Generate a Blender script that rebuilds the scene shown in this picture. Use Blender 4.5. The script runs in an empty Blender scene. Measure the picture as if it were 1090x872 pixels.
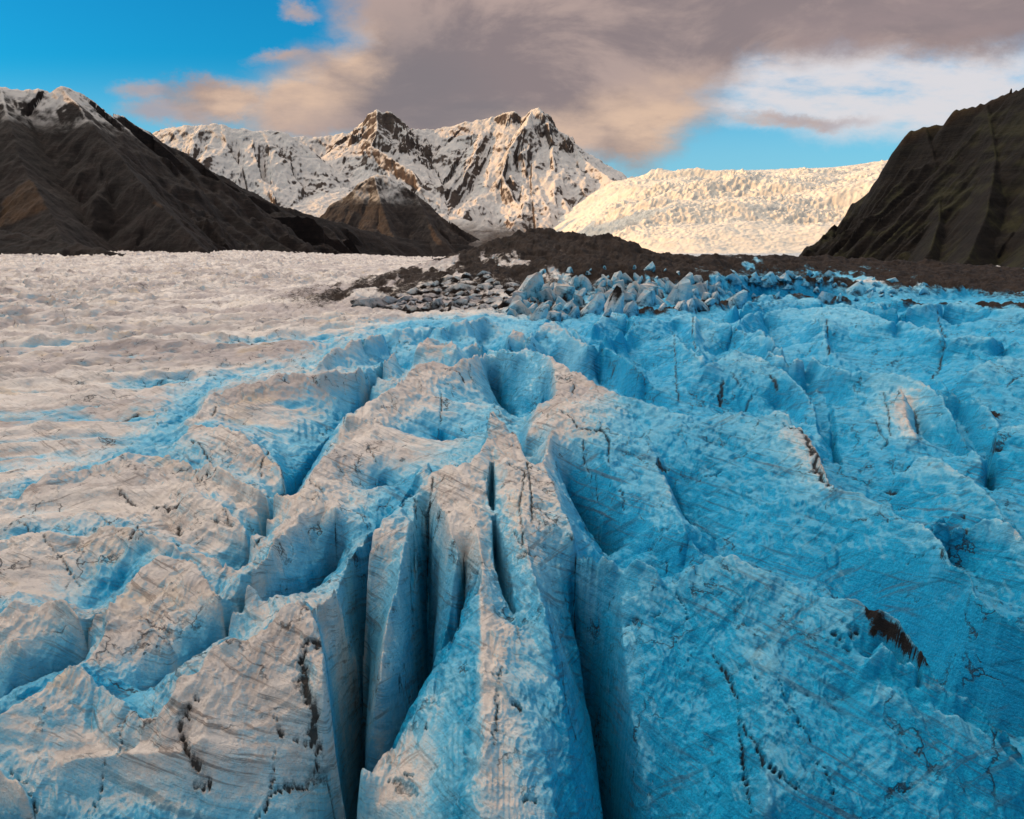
import bpy, math, random
import numpy as np

random.seed(7)
RNG = np.random.default_rng(11)
scene = bpy.context.scene
COL = scene.collection

# ------------------------------------------------------------------ camera
F, CX, CY = 808.0, 545.0, 436.0
PITCH = math.atan(178.0 / F)
CAMZ = 30.0
cp, sp = math.cos(PITCH), math.sin(PITCH)

def ray(px, py):
    px = np.asarray(px, float); py = np.asarray(py, float)
    u = (px - CX) / F; v = (CY - py) / F
    return u, cp + v * sp, -sp + v * cp          # x, y, z of the viewing direction

def at_h(px, py, h):                              # where that direction meets height h
    x, y, z = ray(px, py)
    t = (np.asarray(h, float) - CAMZ) / z
    return x * t, y * t

def at_d(px, py, d):                              # point at forward distance d
    x, y, z = ray(px, py)
    t = np.asarray(d, float) / y
    return x * t, y * t, CAMZ + z * t

cam_d = bpy.data.cameras.new('camera')
cam = bpy.data.objects.new('camera', cam_d)
COL.objects.link(cam)
cam.location = (0, 0, CAMZ)
cam.rotation_euler = (math.pi / 2 - PITCH, 0, 0)
cam_d.sensor_width = 36.0
cam_d.lens = F / 1090.0 * 36.0
cam_d.clip_start = 0.5
cam_d.clip_end = 60000
scene.camera = cam

# ------------------------------------------------------------------ noise
def _grad(ix, iy, seed):
    h = (ix.astype(np.int64) * 374761393 + iy.astype(np.int64) * 668265263 + seed * 974634577) & 0xffffffff
    h = ((h ^ (h >> 13)) * 1274126177) & 0xffffffff
    h = h ^ (h >> 16)
    a = (h & 0xffff).astype(np.float32) * np.float32(2 * math.pi / 65536.0)
    return np.cos(a), np.sin(a)

def pn(x, y, seed=0):
    x0 = np.floor(x); y0 = np.floor(y)
    fx = (x - x0).astype(np.float32); fy = (y - y0).astype(np.float32)
    ix = x0.astype(np.int64); iy = y0.astype(np.int64)
    u = fx * fx * fx * (fx * (fx * 6 - 15) + 10); v = fy * fy * fy * (fy * (fy * 6 - 15) + 10)
    def g(dx, dy):
        c, s = _grad(ix + dx, iy + dy, seed)
        return c * (fx - dx) + s * (fy - dy)
    a = g(0, 0); a = a + u * (g(1, 0) - a)
    b = g(0, 1); b = b + u * (g(1, 1) - b)
    return (a + v * (b - a)) * 1.5

def fbm(x, y, n=4, seed=0, gain=0.5, ridged=False):
    s = np.zeros(np.shape(x), np.float32); amp = 1.0; tot = 0.0
    for i in range(n):
        v = pn(x, y, seed + i * 17)
        if ridged: v = 1 - 2 * np.abs(v)
        s += amp * v; tot += amp
        amp *= gain
        x, y = x * 1.93 + y * 0.53 + 3.1, y * 1.93 - x * 0.53 + 7.7
    return s / tot

def facet(x, y, seed, tilt=0.9, k=0.55, jit=0.8):
    """upper envelope of tilted domes: bulging blocks that meet in V shaped creases"""
    x0 = np.floor(x).astype(np.int64); y0 = np.floor(y).astype(np.int64)
    out = np.full(np.shape(x), -9.0, np.float32)
    for dx in (-1, 0, 1):
        for dy in (-1, 0, 1):
            ix, iy = x0 + dx, y0 + dy
            c, s = _grad(ix, iy, seed); c2, s2 = _grad(ix, iy, seed + 101); c3, _ = _grad(ix, iy, seed + 202)
            px = (x - ix - .5).astype(np.float32) - jit * .5 * c2; py = (y - iy - .5).astype(np.float32) - jit * .5 * s2
            h = .30 * c3 + tilt * (.5 + .5 * s2) * .6 * (c * px + s * py) - k * (px * px + py * py)
            out = np.maximum(out, h)
    return out

def sstep(a, b, x):
    t = np.clip((x - a) / (b - a), 0, 1)
    return t * t * (3 - 2 * t)

# ------------------------------------------------------------------ helpers
def struct(o):
    o['kind'] = 'structure'; return o

def tag(o, label, cat, group=None):
    o['label'] = label; o['category'] = cat
    if group: o['group'] = group
    return o

def make_mesh(name, co, faces, attrs=None, mat=None, normals=None, smooth=True):
    me = bpy.data.meshes.new(name)
    n = len(co); k = faces.shape[1]; m = len(faces)
    me.vertices.add(n)
    me.vertices.foreach_set('co', np.ascontiguousarray(co, np.float32).ravel())
    me.loops.add(m * k); me.polygons.add(m)
    me.loops.foreach_set('vertex_index', np.ascontiguousarray(faces, np.int32).ravel())
    me.polygons.foreach_set('loop_start', np.arange(0, m * k, k, dtype=np.int32))
    me.polygons.foreach_set('use_smooth', np.full(m, smooth, bool))
    me.update(calc_edges=True)
    if attrs:
        for an, av in attrs.items():
            a = me.attributes.new(an, 'FLOAT', 'POINT')
            a.data.foreach_set('value', np.ascontiguousarray(av, np.float32))
    if normals is not None:
        me.normals_split_custom_set_from_vertices(normals.astype(np.float32))
    if mat: me.materials.append(mat)
    o = bpy.data.objects.new(name, me)
    COL.objects.link(o)
    return o

def grid_faces(nr, nc):
    i = np.arange(nr - 1)[:, None] * nc + np.arange(nc - 1)[None, :]
    return np.stack([i, i + 1, i + nc + 1, i + nc], -1).reshape(-1, 4)

def grid_normals(X, Y, Z):
    P = np.stack([X, Y, Z], -1).astype(np.float32)
    du = np.gradient(P, axis=1); dv = np.gradient(P, axis=0)
    N = np.cross(du, dv)
    N /= np.linalg.norm(N, axis=-1, keepdims=True) + 1e-12
    return N

# ------------------------------------------------------------------ node helper
class NT:
    def __init__(self, tree): self.t = tree; self.n = tree.nodes; self.l = tree.links
    def new(self, typ, **kw):
        nd = self.n.new(typ)
        for k, v in kw.items(): setattr(nd, k, v)
        return nd
    def put(self, sock, v):
        if v is None: return
        if hasattr(v, 'is_linked') or isinstance(v, bpy.types.NodeSocket): self.l.new(v, sock)
        else: sock.default_value = v
    def math(self, op, a, b=None, c=None, clamp=False):
        nd = self.new('ShaderNodeMath', operation=op, use_clamp=clamp)
        self.put(nd.inputs[0], a); self.put(nd.inputs[1], b)
        if c is not None: self.put(nd.inputs[2], c)
        return nd.outputs[0]
    def vmath(self, op, a, b=None):
        nd = self.new('ShaderNodeVectorMath', operation=op)
        self.put(nd.inputs[0], a); self.put(nd.inputs[1], b)
        return nd.outputs['Value'] if op in ('LENGTH', 'DOT_PRODUCT') else nd.outputs[0]
    def mix(self, f, a, b, blend='MIX'):
        nd = self.new('ShaderNodeMix', data_type='RGBA', blend_type=blend)
        self.put(nd.inputs[0], f); self.put(nd.inputs[6], a); self.put(nd.inputs[7], b)
        return nd.outputs[2]
    def ramp(self, v, a, b, lo=0.0, hi=1.0, smooth=True):
        nd = self.new('ShaderNodeMapRange', interpolation_type='SMOOTHSTEP' if smooth else 'LINEAR')
        self.put(nd.inputs[0], v)
        for k, q in ((1, a), (2, b), (3, lo), (4, hi)): self.put(nd.inputs[k], q)
        return nd.outputs[0]
    def noise(self, vec, scale, detail=4, rough=0.55, dist=0.0):
        nd = self.new('ShaderNodeTexNoise')
        self.put(nd.inputs['Vector'], vec)
        nd.inputs['Scale'].default_value = scale; nd.inputs['Detail'].default_value = detail
        nd.inputs['Roughness'].default_value = rough; nd.inputs['Distortion'].default_value = dist
        return nd.outputs[0], nd.outputs[1]
    def attr(self, name):
        nd = self.new('ShaderNodeAttribute', attribute_name=name); return nd.outputs['Fac']
    def mapping(self, vec, rot=(0, 0, 0), scale=(1, 1, 1), loc=(0, 0, 0)):
        nd = self.new('ShaderNodeMapping'); self.put(nd.inputs[0], vec)
        nd.inputs['Rotation'].default_value = rot; nd.inputs['Scale'].default_value = scale
        nd.inputs['Location'].default_value = loc
        return nd.outputs[0]
    def comb(self, x, y, z):
        nd = self.new('ShaderNodeCombineXYZ')
        for i, v in enumerate((x, y, z)): self.put(nd.inputs[i], v)
        return nd.outputs[0]

def new_mat(name):
    m = bpy.data.materials.new(name); m.use_nodes = True
    m.node_tree.nodes.clear()
    T = NT(m.node_tree)
    out = T.new('ShaderNodeOutputMaterial'); bs = T.new('ShaderNodeBsdfPrincipled')
    T.l.new(bs.outputs[0], out.inputs[0])
    geo = T.new('ShaderNodeNewGeometry')
    return m, T, bs, geo

def rgb(r, g, b): return (r, g, b, 1.0)

# ------------------------------------------------------------------ materials
def ice_material():
    m, T, bs, geo = new_mat('glacier_ice')
    P = geo.outputs['Position']
    blue, dirt, fine = T.attr('blue'), T.attr('dirt'), T.attr('scale')
    # foliation: thin layers frozen into the ice, tilted
    w = T.noise(P, 0.05, 3, 0.5)[1]
    Pw = T.vmath('ADD', P, T.vmath('SCALE', T.vmath('SUBTRACT', w, (0.5, 0.5, 0.5)), None))
    def planes(Q, n, fa, fb, det, rough):
        n = np.array(n, float); n /= np.linalg.norm(n)
        u = np.cross(n, (0, 0, 1)); u /= np.linalg.norm(u); v = np.cross(n, u)
        c = T.comb(T.math('MULTIPLY', T.vmath('DOT_PRODUCT', Q, tuple(n)), fa), T.math('MULTIPLY', T.vmath('DOT_PRODUCT', Q, tuple(u)), fb), T.math('MULTIPLY', T.vmath('DOT_PRODUCT', Q, tuple(v)), fb * 1.6))
        return T.noise(c, 1.0, det, rough)[0]
    lay = planes(Pw, (0.42, 0.30, 0.85), 2.0, 0.060, 7, 0.70)
    lay3 = planes(Pw, (0.38, 0.36, 0.80), 5.5, 0.16, 4, 0.6)
    lay2 = planes(Pw, (-0.50, 0.34, 0.72), 2.4, 0.08, 5, 0.66)
    big = T.noise(P, 0.055, 5, 0.6)[0]
    mid = T.noise(P, 0.35, 6, 0.68)[0]
    grain = T.noise(P, 5.0, 5, 0.75)[0]
    gsn = T.noise(P, 1.6, 6, 0.72)[0]
    # how blue: bare deep ice against weathered white crust
    b = T.math('ADD', blue, T.math('MULTIPLY', T.math('SUBTRACT', mid, 0.5), 0.85))
    b = T.math('ADD', b, T.math('MULTIPLY', T.math('SUBTRACT', lay, 0.5), 0.55))
    b = T.math('ADD', b, T.math('MULTIPLY', T.math('SUBTRACT', grain, 0.5), 0.55))
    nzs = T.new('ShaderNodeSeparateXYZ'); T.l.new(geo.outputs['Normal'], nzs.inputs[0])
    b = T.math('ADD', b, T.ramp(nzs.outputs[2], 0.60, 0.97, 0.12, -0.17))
    b = T.ramp(b, 0.05, 0.95, 0, 1, False)
    white = T.mix(T.ramp(big, 0.35, 0.65), rgb(0.80, 0.715, 0.635), rgb(0.73, 0.66, 0.60))
    bandn = planes(P, (-0.38, 0.92, 0.1), 0.055, 0.012, 6, 0.62)
    white = T.mix(T.math('MULTIPLY', T.ramp(bandn, 0.40, 0.62), T.ramp(fine, 0.15, 0.5, 0.30, 0.95)), white, rgb(0.45, 0.385, 0.365))
    yel = T.ramp(T.noise(T.mapping(P, loc=(31, 7, 3)), 0.09, 4, 0.6)[0], 0.56, 0.70)
    white = T.mix(T.math('MULTIPLY', yel, 0.60), white, rgb(0.70, 0.54, 0.36))
    film = T.ramp(T.noise(T.mapping(Pw, loc=(1, 4, 9)), 0.22, 6, 0.68)[0], 0.47, 0.66)
    white = T.mix(T.math('MULTIPLY', film, 0.50), white, rgb(0.40, 0.325, 0.285))
    pale = rgb(0.24, 0.60, 0.77)
    deep = T.mix(T.ramp(grain, 0.3, 0.7), rgb(0.001, 0.27, 0.51), rgb(0.006, 0.44, 0.74))
    teal = T.math('MAXIMUM', T.math('MULTIPLY', T.ramp(lay2, 0.51, 0.64), 0.65), T.math('MULTIPLY', T.ramp(lay, 0.52, 0.64), 0.75))
    teal = T.math('MULTIPLY', teal, T.ramp(T.noise(T.mapping(P, loc=(5, 17, 2)), 0.13, 4, 0.6)[0], 0.36, 0.58))
    deep = T.mix(teal, deep, rgb(0.001, 0.125, 0.235))
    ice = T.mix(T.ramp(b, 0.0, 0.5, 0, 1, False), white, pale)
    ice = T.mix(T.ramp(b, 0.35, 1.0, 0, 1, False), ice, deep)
    # dirt bands
    nb = T.math('SUBTRACT', 1.0, T.math('MULTIPLY', blue, 0.62), clamp=True)
    s1 = T.math('MULTIPLY', T.ramp(lay, 0.53, 0.60), T.ramp(big, 0.42, 0.60))
    s3 = T.math('MULTIPLY', T.ramp(lay3, 0.55, 0.62), T.ramp(mid, 0.45, 0.60))
    s2 = T.math('MULTIPLY', T.ramp(lay2, 0.55, 0.63), T.ramp(T.noise(P, 0.11, 4, 0.6)[0], 0.5, 0.62))
    s = T.math('MAXIMUM', T.math('MAXIMUM', s1, T.math('MULTIPLY', s3, 0.8)), T.math('MULTIPLY', s2, 0.9))
    s = T.math('MULTIPLY', T.math('MULTIPLY', s, nb), T.ramp(fine, 0.25, 0.7, 1.0, 0.25))
    ice = T.mix(T.math('MULTIPLY', s, 0.70), ice, rgb(0.165, 0.120, 0.095))
    # cracks: fine network, kept to patches
    vor = T.new('ShaderNodeTexVoronoi', feature='DISTANCE_TO_EDGE')
    T.put(vor.inputs['Vector'], T.vmath('ADD', T.mapping(P, scale=(1, 0.7, 0.45)), T.vmath('SCALE', T.noise(P, 0.5, 4, 0.6)[1], None)))
    vor.inputs['Scale'].default_value = 0.16
    ck = T.ramp(vor.outputs[0], 0.004, 0.022, 1, 0)
    ck = T.math('MULTIPLY', ck, T.ramp(T.noise(T.mapping(P, loc=(9, 1, 5)), 0.12, 4, 0.65)[0], 0.47, 0.58))
    ck = T.math('MULTIPLY', ck, T.ramp(mid, 0.35, 0.55))
    ice = T.mix(T.math('MULTIPLY', ck, 0.8), ice, rgb(0.03, 0.03, 0.032))
    # debris
    dn = T.math('ADD', dirt, T.math('MULTIPLY', T.math('SUBTRACT', mid, 0.5), T.ramp(dirt, 0.02, 0.3, 0, 0.9)))
    dn = T.math('ADD', dn, T.math('MULTIPLY', T.math('SUBTRACT', grain, 0.5), T.ramp(dirt, 0.02, 0.3, 0, 0.7)))
    soil = T.mix(T.ramp(grain, 0.35, 0.65), rgb(0.010, 0.007, 0.006), rgb(0.032, 0.022, 0.017))
    soil = T.mix(T.ramp(T.noise(T.mapping(P, loc=(3, 8, 1)), 0.09, 7, 0.7)[0], 0.38, 0.62), soil, rgb(0.036, 0.024, 0.018))
    soil = T.mix(T.ramp(T.noise(T.mapping(P, loc=(13, 2, 1)), 0.14, 6, 0.7)[0], 0.56, 0.66), soil, rgb(0.012, 0.010, 0.010))
    ice = T.mix(T.ramp(dn, 0.30, 0.62), ice, soil)
    grit = T.attr('grit')
    gn = T.math('ADD', grit, T.math('MULTIPLY', T.math('SUBTRACT', grain, 0.5), T.ramp(grit, 0.02, 0.3, 0, 1.1)))
    gn = T.math('ADD', gn, T.math('MULTIPLY', T.math('SUBTRACT', gsn, 0.5), T.ramp(grit, 0.02, 0.3, 0, 0.8)))
    ice = T.mix(T.ramp(gn, 0.16, 0.85, 0, 0.93), ice, rgb(0.018, 0.016, 0.016))
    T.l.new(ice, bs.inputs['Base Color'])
    bs.inputs['Roughness'].default_value = 0.55
    T.put(bs.inputs['Roughness'], T.ramp(dn, 0.3, 0.6, 0.5, 0.9))
    bs.inputs['Specular IOR Level'].default_value = 0.16
    # relief
    gs = gsn
    hgt = T.math('ADD', T.math('MULTIPLY', gs, 1.1), T.math('MULTIPLY', lay, 0.40))
    hgt = T.math('ADD', hgt, T.math('MULTIPLY', lay3, 0.12))
    hgt = T.math('ADD', hgt, T.math('MULTIPLY', grain, 0.25))
    hgt = T.math('SUBTRACT', hgt, T.math('MULTIPLY', ck, 0.4))
    bp = T.new('ShaderNodeBump'); bp.inputs['Strength'].default_value = 1.0
    bp.inputs['Distance'].default_value = 0.42
    T.l.new(hgt, bp.inputs['Height']); T.l.new(bp.outputs[0], bs.inputs['Normal'])
    for nd in T.n:
        if nd.type == 'VECT_MATH' and nd.operation == 'SCALE': nd.inputs['Scale'].default_value = 3.6
    return m

def rock_material(name, c1, c2, c3, snow_lo, snow_hi, scale, snow_amount=1.0, snow=True, green=0.0, slope=(0.55, 0.80)):
    """rock with snow lying above a height, on what is not too steep"""
    m, T, bs, geo = new_mat(name)
    P = geo.outputs['Position']
    xyz = T.new('ShaderNodeSeparateXYZ'); T.l.new(P, xyz.inputs[0])
    nz = T.new('ShaderNodeSeparateXYZ'); T.l.new(geo.outputs['Normal'], nz.inputs[0])
    n1 = T.noise(P, scale, 8, 0.62)[0]
    n2 = T.noise(P, scale * 6, 8, 0.7)[0]
    strata = T.noise(T.mapping(P, scale=(0.15, 0.15, 2.2)), scale * 5, 5, 0.6)[0]
    c = T.mix(T.ramp(n1, 0.35, 0.65), rgb(*c1), rgb(*c2))
    c = T.mix(T.ramp(n2, 0.45, 0.70), c, rgb(*c3))
    c = T.mix(T.math('MULTIPLY', T.ramp(strata, 0.5, 0.62), 0.55), c, rgb(c1[0] * .45, c1[1] * .45, c1[2] * .45))
    if green:
        gm = T.math('MULTIPLY', T.ramp(n1, 0.46, 0.6), T.ramp(nz.outputs[2], 0.45, 0.8))
        c = T.mix(T.math('MULTIPLY', gm, green), c, rgb(0.055, 0.052, 0.016))
    if snow:
        hz = T.math('ADD', xyz.outputs[2], T.math('MULTIPLY', T.math('SUBTRACT', n1, 0.5), (snow_hi - snow_lo) * 2.2))
        hm = T.ramp(hz, snow_lo, snow_hi)
        sl = T.math('ADD', nz.outputs[2], T.math('MULTIPLY', T.math('SUBTRACT', n2, 0.5), 0.26))
        sl = T.math('ADD', sl, T.math('MULTIPLY', T.math('SUBTRACT', n1, 0.5), 0.85))
        sm = T.math('MULTIPLY', T.ramp(sl, slope[0], slope[1]), hm)
        c = T.mix(T.math('MULTIPLY', sm, snow_amount), c, rgb(0.55, 0.515, 0.48))
    T.l.new(c, bs.inputs['Base Color'])
    bs.inputs['Roughness'].default_value = 0.9
    bs.inputs['Specular IOR Level'].default_value = 0.15
    bp = T.new('ShaderNodeBump'); bp.inputs['Strength'].default_value = 0.8
    bp.inputs['Distance'].default_value = 0.35 / scale * 0.12
    T.l.new(T.math('ADD', n2, T.math('MULTIPLY', strata, 0.6)), bp.inputs['Height']); T.l.new(bp.outputs[0], bs.inputs['Normal'])
    return m

def icefall_material():
    m, T, bs, geo = new_mat('icefall_snow')
    P = geo.outputs['Position']
    nz = T.new('ShaderNodeSeparateXYZ'); T.l.new(geo.outputs['Normal'], nz.inputs[0])
    n1 = T.noise(P, 0.004, 6, 0.6)[0]
    n2 = T.noise(T.mapping(P, scale=(0.6, 1, 1)), 0.03, 6, 0.7)[0]
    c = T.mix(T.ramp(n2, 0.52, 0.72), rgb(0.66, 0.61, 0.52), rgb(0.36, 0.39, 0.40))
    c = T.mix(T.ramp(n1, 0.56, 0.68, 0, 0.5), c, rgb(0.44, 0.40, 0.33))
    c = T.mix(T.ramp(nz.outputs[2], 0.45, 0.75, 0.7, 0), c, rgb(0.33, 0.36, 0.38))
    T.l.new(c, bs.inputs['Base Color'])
    bs.inputs['Roughness'].default_value = 0.8
    bs.inputs['Specular IOR Level'].default_value = 0.15
    bp = T.new('ShaderNodeBump'); bp.inputs['Strength'].default_value = 0.8
    bp.inputs['Distance'].default_value = 5.0
    T.l.new(n2, bp.inputs['Height']); T.l.new(bp.outputs[0], bs.inputs['Normal'])
    return m

ICE = ice_material()


# ================================================================== THE GLACIER
# Crests and crevasses of the ice, surveyed as (x, y, height, blueness[, dirt]);
# each is placed on the ground plane it belongs to.
RIDGES = []   # (key, points, drop behind, offset)
VALLEYS = []
CRACKS = []   # (points, half width in metres, strength)
def R(key, pts, behind=0, off=(0, -2)):
    if key in ('U', 'D', 'R4', 'R5', 'R6', 'R7', 'R8', 'R3', 'T1', 'T0', 'T2', 'W1', 'W2', 'W3', 'U2', 'U3'):
        behind *= 1.6 if key[0] in 'WT' or key in ('R3', 'R4') else 1.15
        pts = [(p[0], p[1], p[2] + .5, min(p[3], .35) if key[0] == 'U' or p[0] > 690 else p[3]) + tuple(p[4:]) for p in pts]
    RIDGES.append((key, pts, behind, off))
NOSLOT = []
def V(pts, slot=True):
    VALLEYS.append(pts)
    if not slot: NOSLOT.append(len(VALLEYS) - 1)
def K(pts, w=0.16, s=1.0): CRACKS.append((pts, w, s))

# --- left field
R('M', [(208,446,.2,.1),(214,437,.7,.1),(225,421,1.2,.1),(250,410,1.5,.1),(300,405,1.5,.1),(345,403,1.5,.12),(385,393,1.2,.2),(420,376,.8,.3)], 1.5)
R('N2', [(192,470,.7,.5),(205,455,1.2,.4),(240,461,1.3,.2),(275,476,1.3,.1),(298,494,.7,.15),(307,512,0,.3)], 1)
R('N', [(-40,548,.2,.3),(10,536,.4,.3),(58,509,.9,.3),(100,496,1.2,.25),(140,485,1.4,.35),(180,484,1.3,.3),(215,496,1.2,.2),(250,515,1.2,.12),(280,525,1,.1),(302,534,.3,.12)], 1.6)
R('O', [(-40,590,.3,.25),(15,575,.5,.2),(70,572,.7,.2),(120,562,.7,.15),(165,575,.6,.12),(215,590,.5,.1),(245,600,.2,.15)], 0.6)
V([(265,398,-1.0,.5),(246,402,-1.6,.7),(226,415,-2.2,.8),(207,434,-2.6,.85),(188,460,-3,.85),(165,479,-3,.9),(140,481,-3,.85),(110,497,-2.8,.6),(58,522,-2.2,.45),(10,541,-2.2,.6),(-40,560,-2,.6)])
V([(182,500,.2,.25),(210,512,-.2,.15),(250,535,-.6,.1),(290,560,-1.5,.2)])
V([(170,550,-1.0,.1,.3),(180,562,-1.9,.1,.42),(186,575,-1.9,.1,.36),(200,588,-1.4,.1,.2)])
R('O2', [(205,535,.5,.1),(235,542,.5,.1),(262,562,.3,.12),(276,582,-.2,.15)], .5)
# trough that runs down beside the first big ridge
V([(431,398,-3,.85),(412,415,-4,.9),(388,435,-5,.9),(362,463,-5.5,.95),(338,485,-5.5,.95),(321,507,-5.5,.95),(309,530,-5.5,.95),(309,553,-5.5,.9),(303,562,-5,.9),(284,578,-4.5,.9),(272,598,-4,.8),(253,618,-3.5,.8),(240,631,-3,.7)])
V([(170,590,-.5,.3),(154,599,-1.6,.8),(128,619,-2.4,.9),(113,644,-3,.8),(94,663,-3.2,.9),(90,672,-3.2,.7)])
V([(120,672,-1.2,.2),(110,686,-2.4,.4),(103,698,-3,.5),(92,719,-3.6,.7),(75,727,-4,.8),(40,742,-4.2,.8),(0,766,-4.5,.8),(-40,786,-4.5,.8)])
R('BR', [(0,662,.2,.3,.1),(12,652,.5,.1,.2),(40,646,.6,.15,.1),(70,650,.5,.1,.2),(86,668,.2,.05,.3),(104,660,.2,.05,.2),(116,658,.1,.1,.2)], .8)
R('BL', [(-40,640,.3,.2),(2,668,.2,.3),(15,690,-.5,.25),(35,715,-1.6,.4)], 0)
# pale block between the two troughs
R('P', [(93,718,-1.6,.3),(100,700,-.8,.1),(113,676,-.2,.1),(117,648,.1,.15),(130,622,.3,.3),(150,608,.4,.3),(166,598,.4,.3),(190,592,.4,.2),(206,600,.3,.12),(222,620,.2,.1),(238,637,.2,.1),(258,622,.5,.1),(285,597,.6,.12),(292,579,.7,.15)], .8, (-2,-1))
R('P', [(130,650,-.6,.0),(160,676,-1.2,.05),(190,700,-2,.2)])
V([(360,613,-7,1),(332,632,-5.5,.9),(300,651,-4.6,.9),(268,671,-4.4,.9),(248,690,-4.8,.95),(217,707,-5,.95),(209,726,-5.6,.95),(186,756,-6,.95),(160,776,-6,.9)])
# --- first big ridge, left side
R('A', [(368,465,1.3,.05),(366,452,1.6,.05),(380,440,1.9,.05),(406,423,2.4,.05),(445,388,3,.05),(462,388,2.8,.05),(476,393,2.5,.08),(490,390,2.4,.1),(505,384,2.2,.12),(516,370,2,.2)], 2.5)
R('A2', [(366,467,1.4,.05),(346,481,1.4,.05),(336,495,1.2,.05),(326,514,.9,.05),(322,545,.4,.12),(316,560,.5,.15),(304,568,.6,.2),(292,578,.7,.15)], 0)
V([(404,487,-1,.3),(407,515,-4,.8),(409,545,-7,.9),(405,562,-8,1)])
V([(359,556,-1,.4),(360,590,-4.5,.9),(360,613,-7,1)])
R('A2', [(336,500,1.1,.05),(352,530,.4,.25),(358,550,-.3,.4)])
R('Q', [(457,500,1.2,.6),(440,510,1.1,.7),(428,528,.9,.8),(414,554,.6,.7),(396,573,.5,.3),(378,589,.5,.15),(366,614,.5,.15),(351,636,.6,.1),(336,653,.7,.1),(322,662,.9,.1)], 2.2, (-2,-2))
# --- near left block
R('Z', [(-40,790,.4,.4),(0,771,.4,.4),(35,749,.4,.45),(70,728,.4,.5),(86,722,.3,.5),(106,735,0,.5),(130,755,-.6,.6),(152,776,-1.2,.4),(167,777,-1.2,.15),(186,757,-.4,.1),(191,734,.2,.15),(213,729,.4,.15),(218,710,.6,.2),(255,690,.9,.2),(289,672,1.1,.15),(304,657,1.3,.1),(317,649,1.3,.1),(328,652,1.1,.15),(341,680,.5,.2),(349,717,-.2,.25),(361,745,-1,.3),(370,778,-2,.4),(376,797,-2.6,.45),(375,830,-4,.5),(370,872,-6,.5),(364,930,-9,.5)], 1.4)
R('Z', [(288,700,.5,.15),(250,725,.1,.12),(225,760,-.6,.12),(215,800,-1.6,.1)])
V([(-60,905,-4.2,.2,.2),(60,905,-4.6,.15,.26),(180,905,-5,.15,.28),(290,905,-6.5,.2,.28),(345,905,-8.5,.4,.2)])
R('Z2', [(-40,822,-.6,.15),(0,826,-.9,.12),(20,840,-1.4,.1),(40,872,-2.6,.12)], .5)
# deep crevasses in the middle
V([(440,532,-1.5,.9),(430,568,-4,1),(415,605,-7,1),(403,645,-10,.9),(393,690,-13,.85),(387,730,-15,.8),(382,775,-16,.8),(379,830,-17,.7),(377,880,-18,.7),(376,940,-19,.7),(376,1020,-19,.7),(376,1120,-19,.7)])
R('C', [(455,500,.9,.5),(447,520,.7,.5),(441,548,.2,.5),(432,590,-.7,.5),(424,625,-1.6,.6),(416,660,-2.8,.5),(409,695,-4,.35),(405,730,-5.2,.35),(402,765,-6.8,.4),(399,805,-9,.5),(394,850,-12,.5)])
V([(454,545,-1.5,.3),(455,594,-5,.4),(453,633,-7.5,.5),(457,660,-10,.5),(453,705,-11,.5),(446,745,-9.5,.5),(426,786,-9.8,.5),(404,820,-11.2,.5),(384,858,-13,.5),(377,900,-15,.5)])
R('F', [(463,510,1.2,.1),(466,540,1.1,.1),(474,556,1,.1),(482,578,.7,.15),(489,594,.3,.4),(484,630,-1.2,.6),(475,665,-3,.65),(463,700,-5.5,.7),(453,735,-8.5,.7)])
V([(495,600,-2,.15),(493,632,-3.4,.3),(489,655,-4.6,.5),(481,684,-5.4,.6),(473,702,-6.4,.6)])
R('E', [(511,629,.7,.5),(500,648,0,.75),(486,684,-1.1,.8),(470,712,-2.2,.75),(449,752,-3.8,.7),(425,793,-5.4,.55),(400,828,-7,.25),(375,872,-8.5,.15),(378,930,-10.5,.2)], 3, (-2,-1))
R('E', [(511,629,.7,.2),(513,660,.1,.05),(514,690,-.4,.0),(515,730,-1.1,.02),(517,780,-2.1,.12),(521,830,-3.2,.2),(526,880,-4.4,.2),(532,940,-5.6,.2)])
R('E', [(509,645,.3,.75),(508,690,-.6,.8),(504,740,-1.5,.8),(499,790,-2.6,.78),(493,840,-3.8,.75),(486,900,-5,.7)])
R('E', [(546,715,-1.4,.5),(566,776,-2.9,.6),(580,820,-4.1,.7),(594,880,-5.6,.7)])
# --- central ridge
R('B', [(463,510,1.5,.1),(474,497,2.2,.1),(486,499,2.3,.05),(496,496,2.4,.05),(502,493,2.5,.1),(510,484,2.8,.12),(518,466,3,.2),(518,453,3.2,.3),(523,435,3.5,.15),(531,444,3,.1),(539,453,2.6,.12),(551,466,2,.12),(558,484,1.6,.1),(566,494,1.3,.12),(577,492,1.2,.12)], 4)
R('B', [(480,505,2.1,.05),(493,525,1.7,.05),(504,552,1.4,.05),(511,580,1.2,.05),(513,608,.9,.05),(512,628,.7,.1)])
R('B', [(521,466,3,.1),(527,475,2.7,.1),(537,495,2.3,.1),(546,520,2,.1),(554,550,1.7,.15),(563,590,1.1,.25),(572,625,.4,.5),(580,660,-.5,.7),(589,700,-1.6,.75),(598,750,-3.2,.75),(607,810,-5.4,.75),(614,870,-7.5,.75),(620,930,-10,.75)])
V([(525,482,1.9,.1),(524,505,1.1,.3),(524,530,.8,.35),(527,562,.2,.4),(532,598,-.9,.6),(540,632,-2.0,.7),(546,656,-2.0,.6),(553,685,-2.6,.6)])
SLOTS = [([(524,496),(523,512),(523,530),(525,545)], .42, 4.0), ([(526,552),(529,578),(533,602),(538,626),(543,646),(546,656)], .55, 5.0), ([(441,585),(438,620),(438,650)], .25, 1.5), ([(455,548),(455,594),(453,633)], .3, 2.5), ([(495,604),(492,633),(489,655)], .3, 2.0)]
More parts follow.
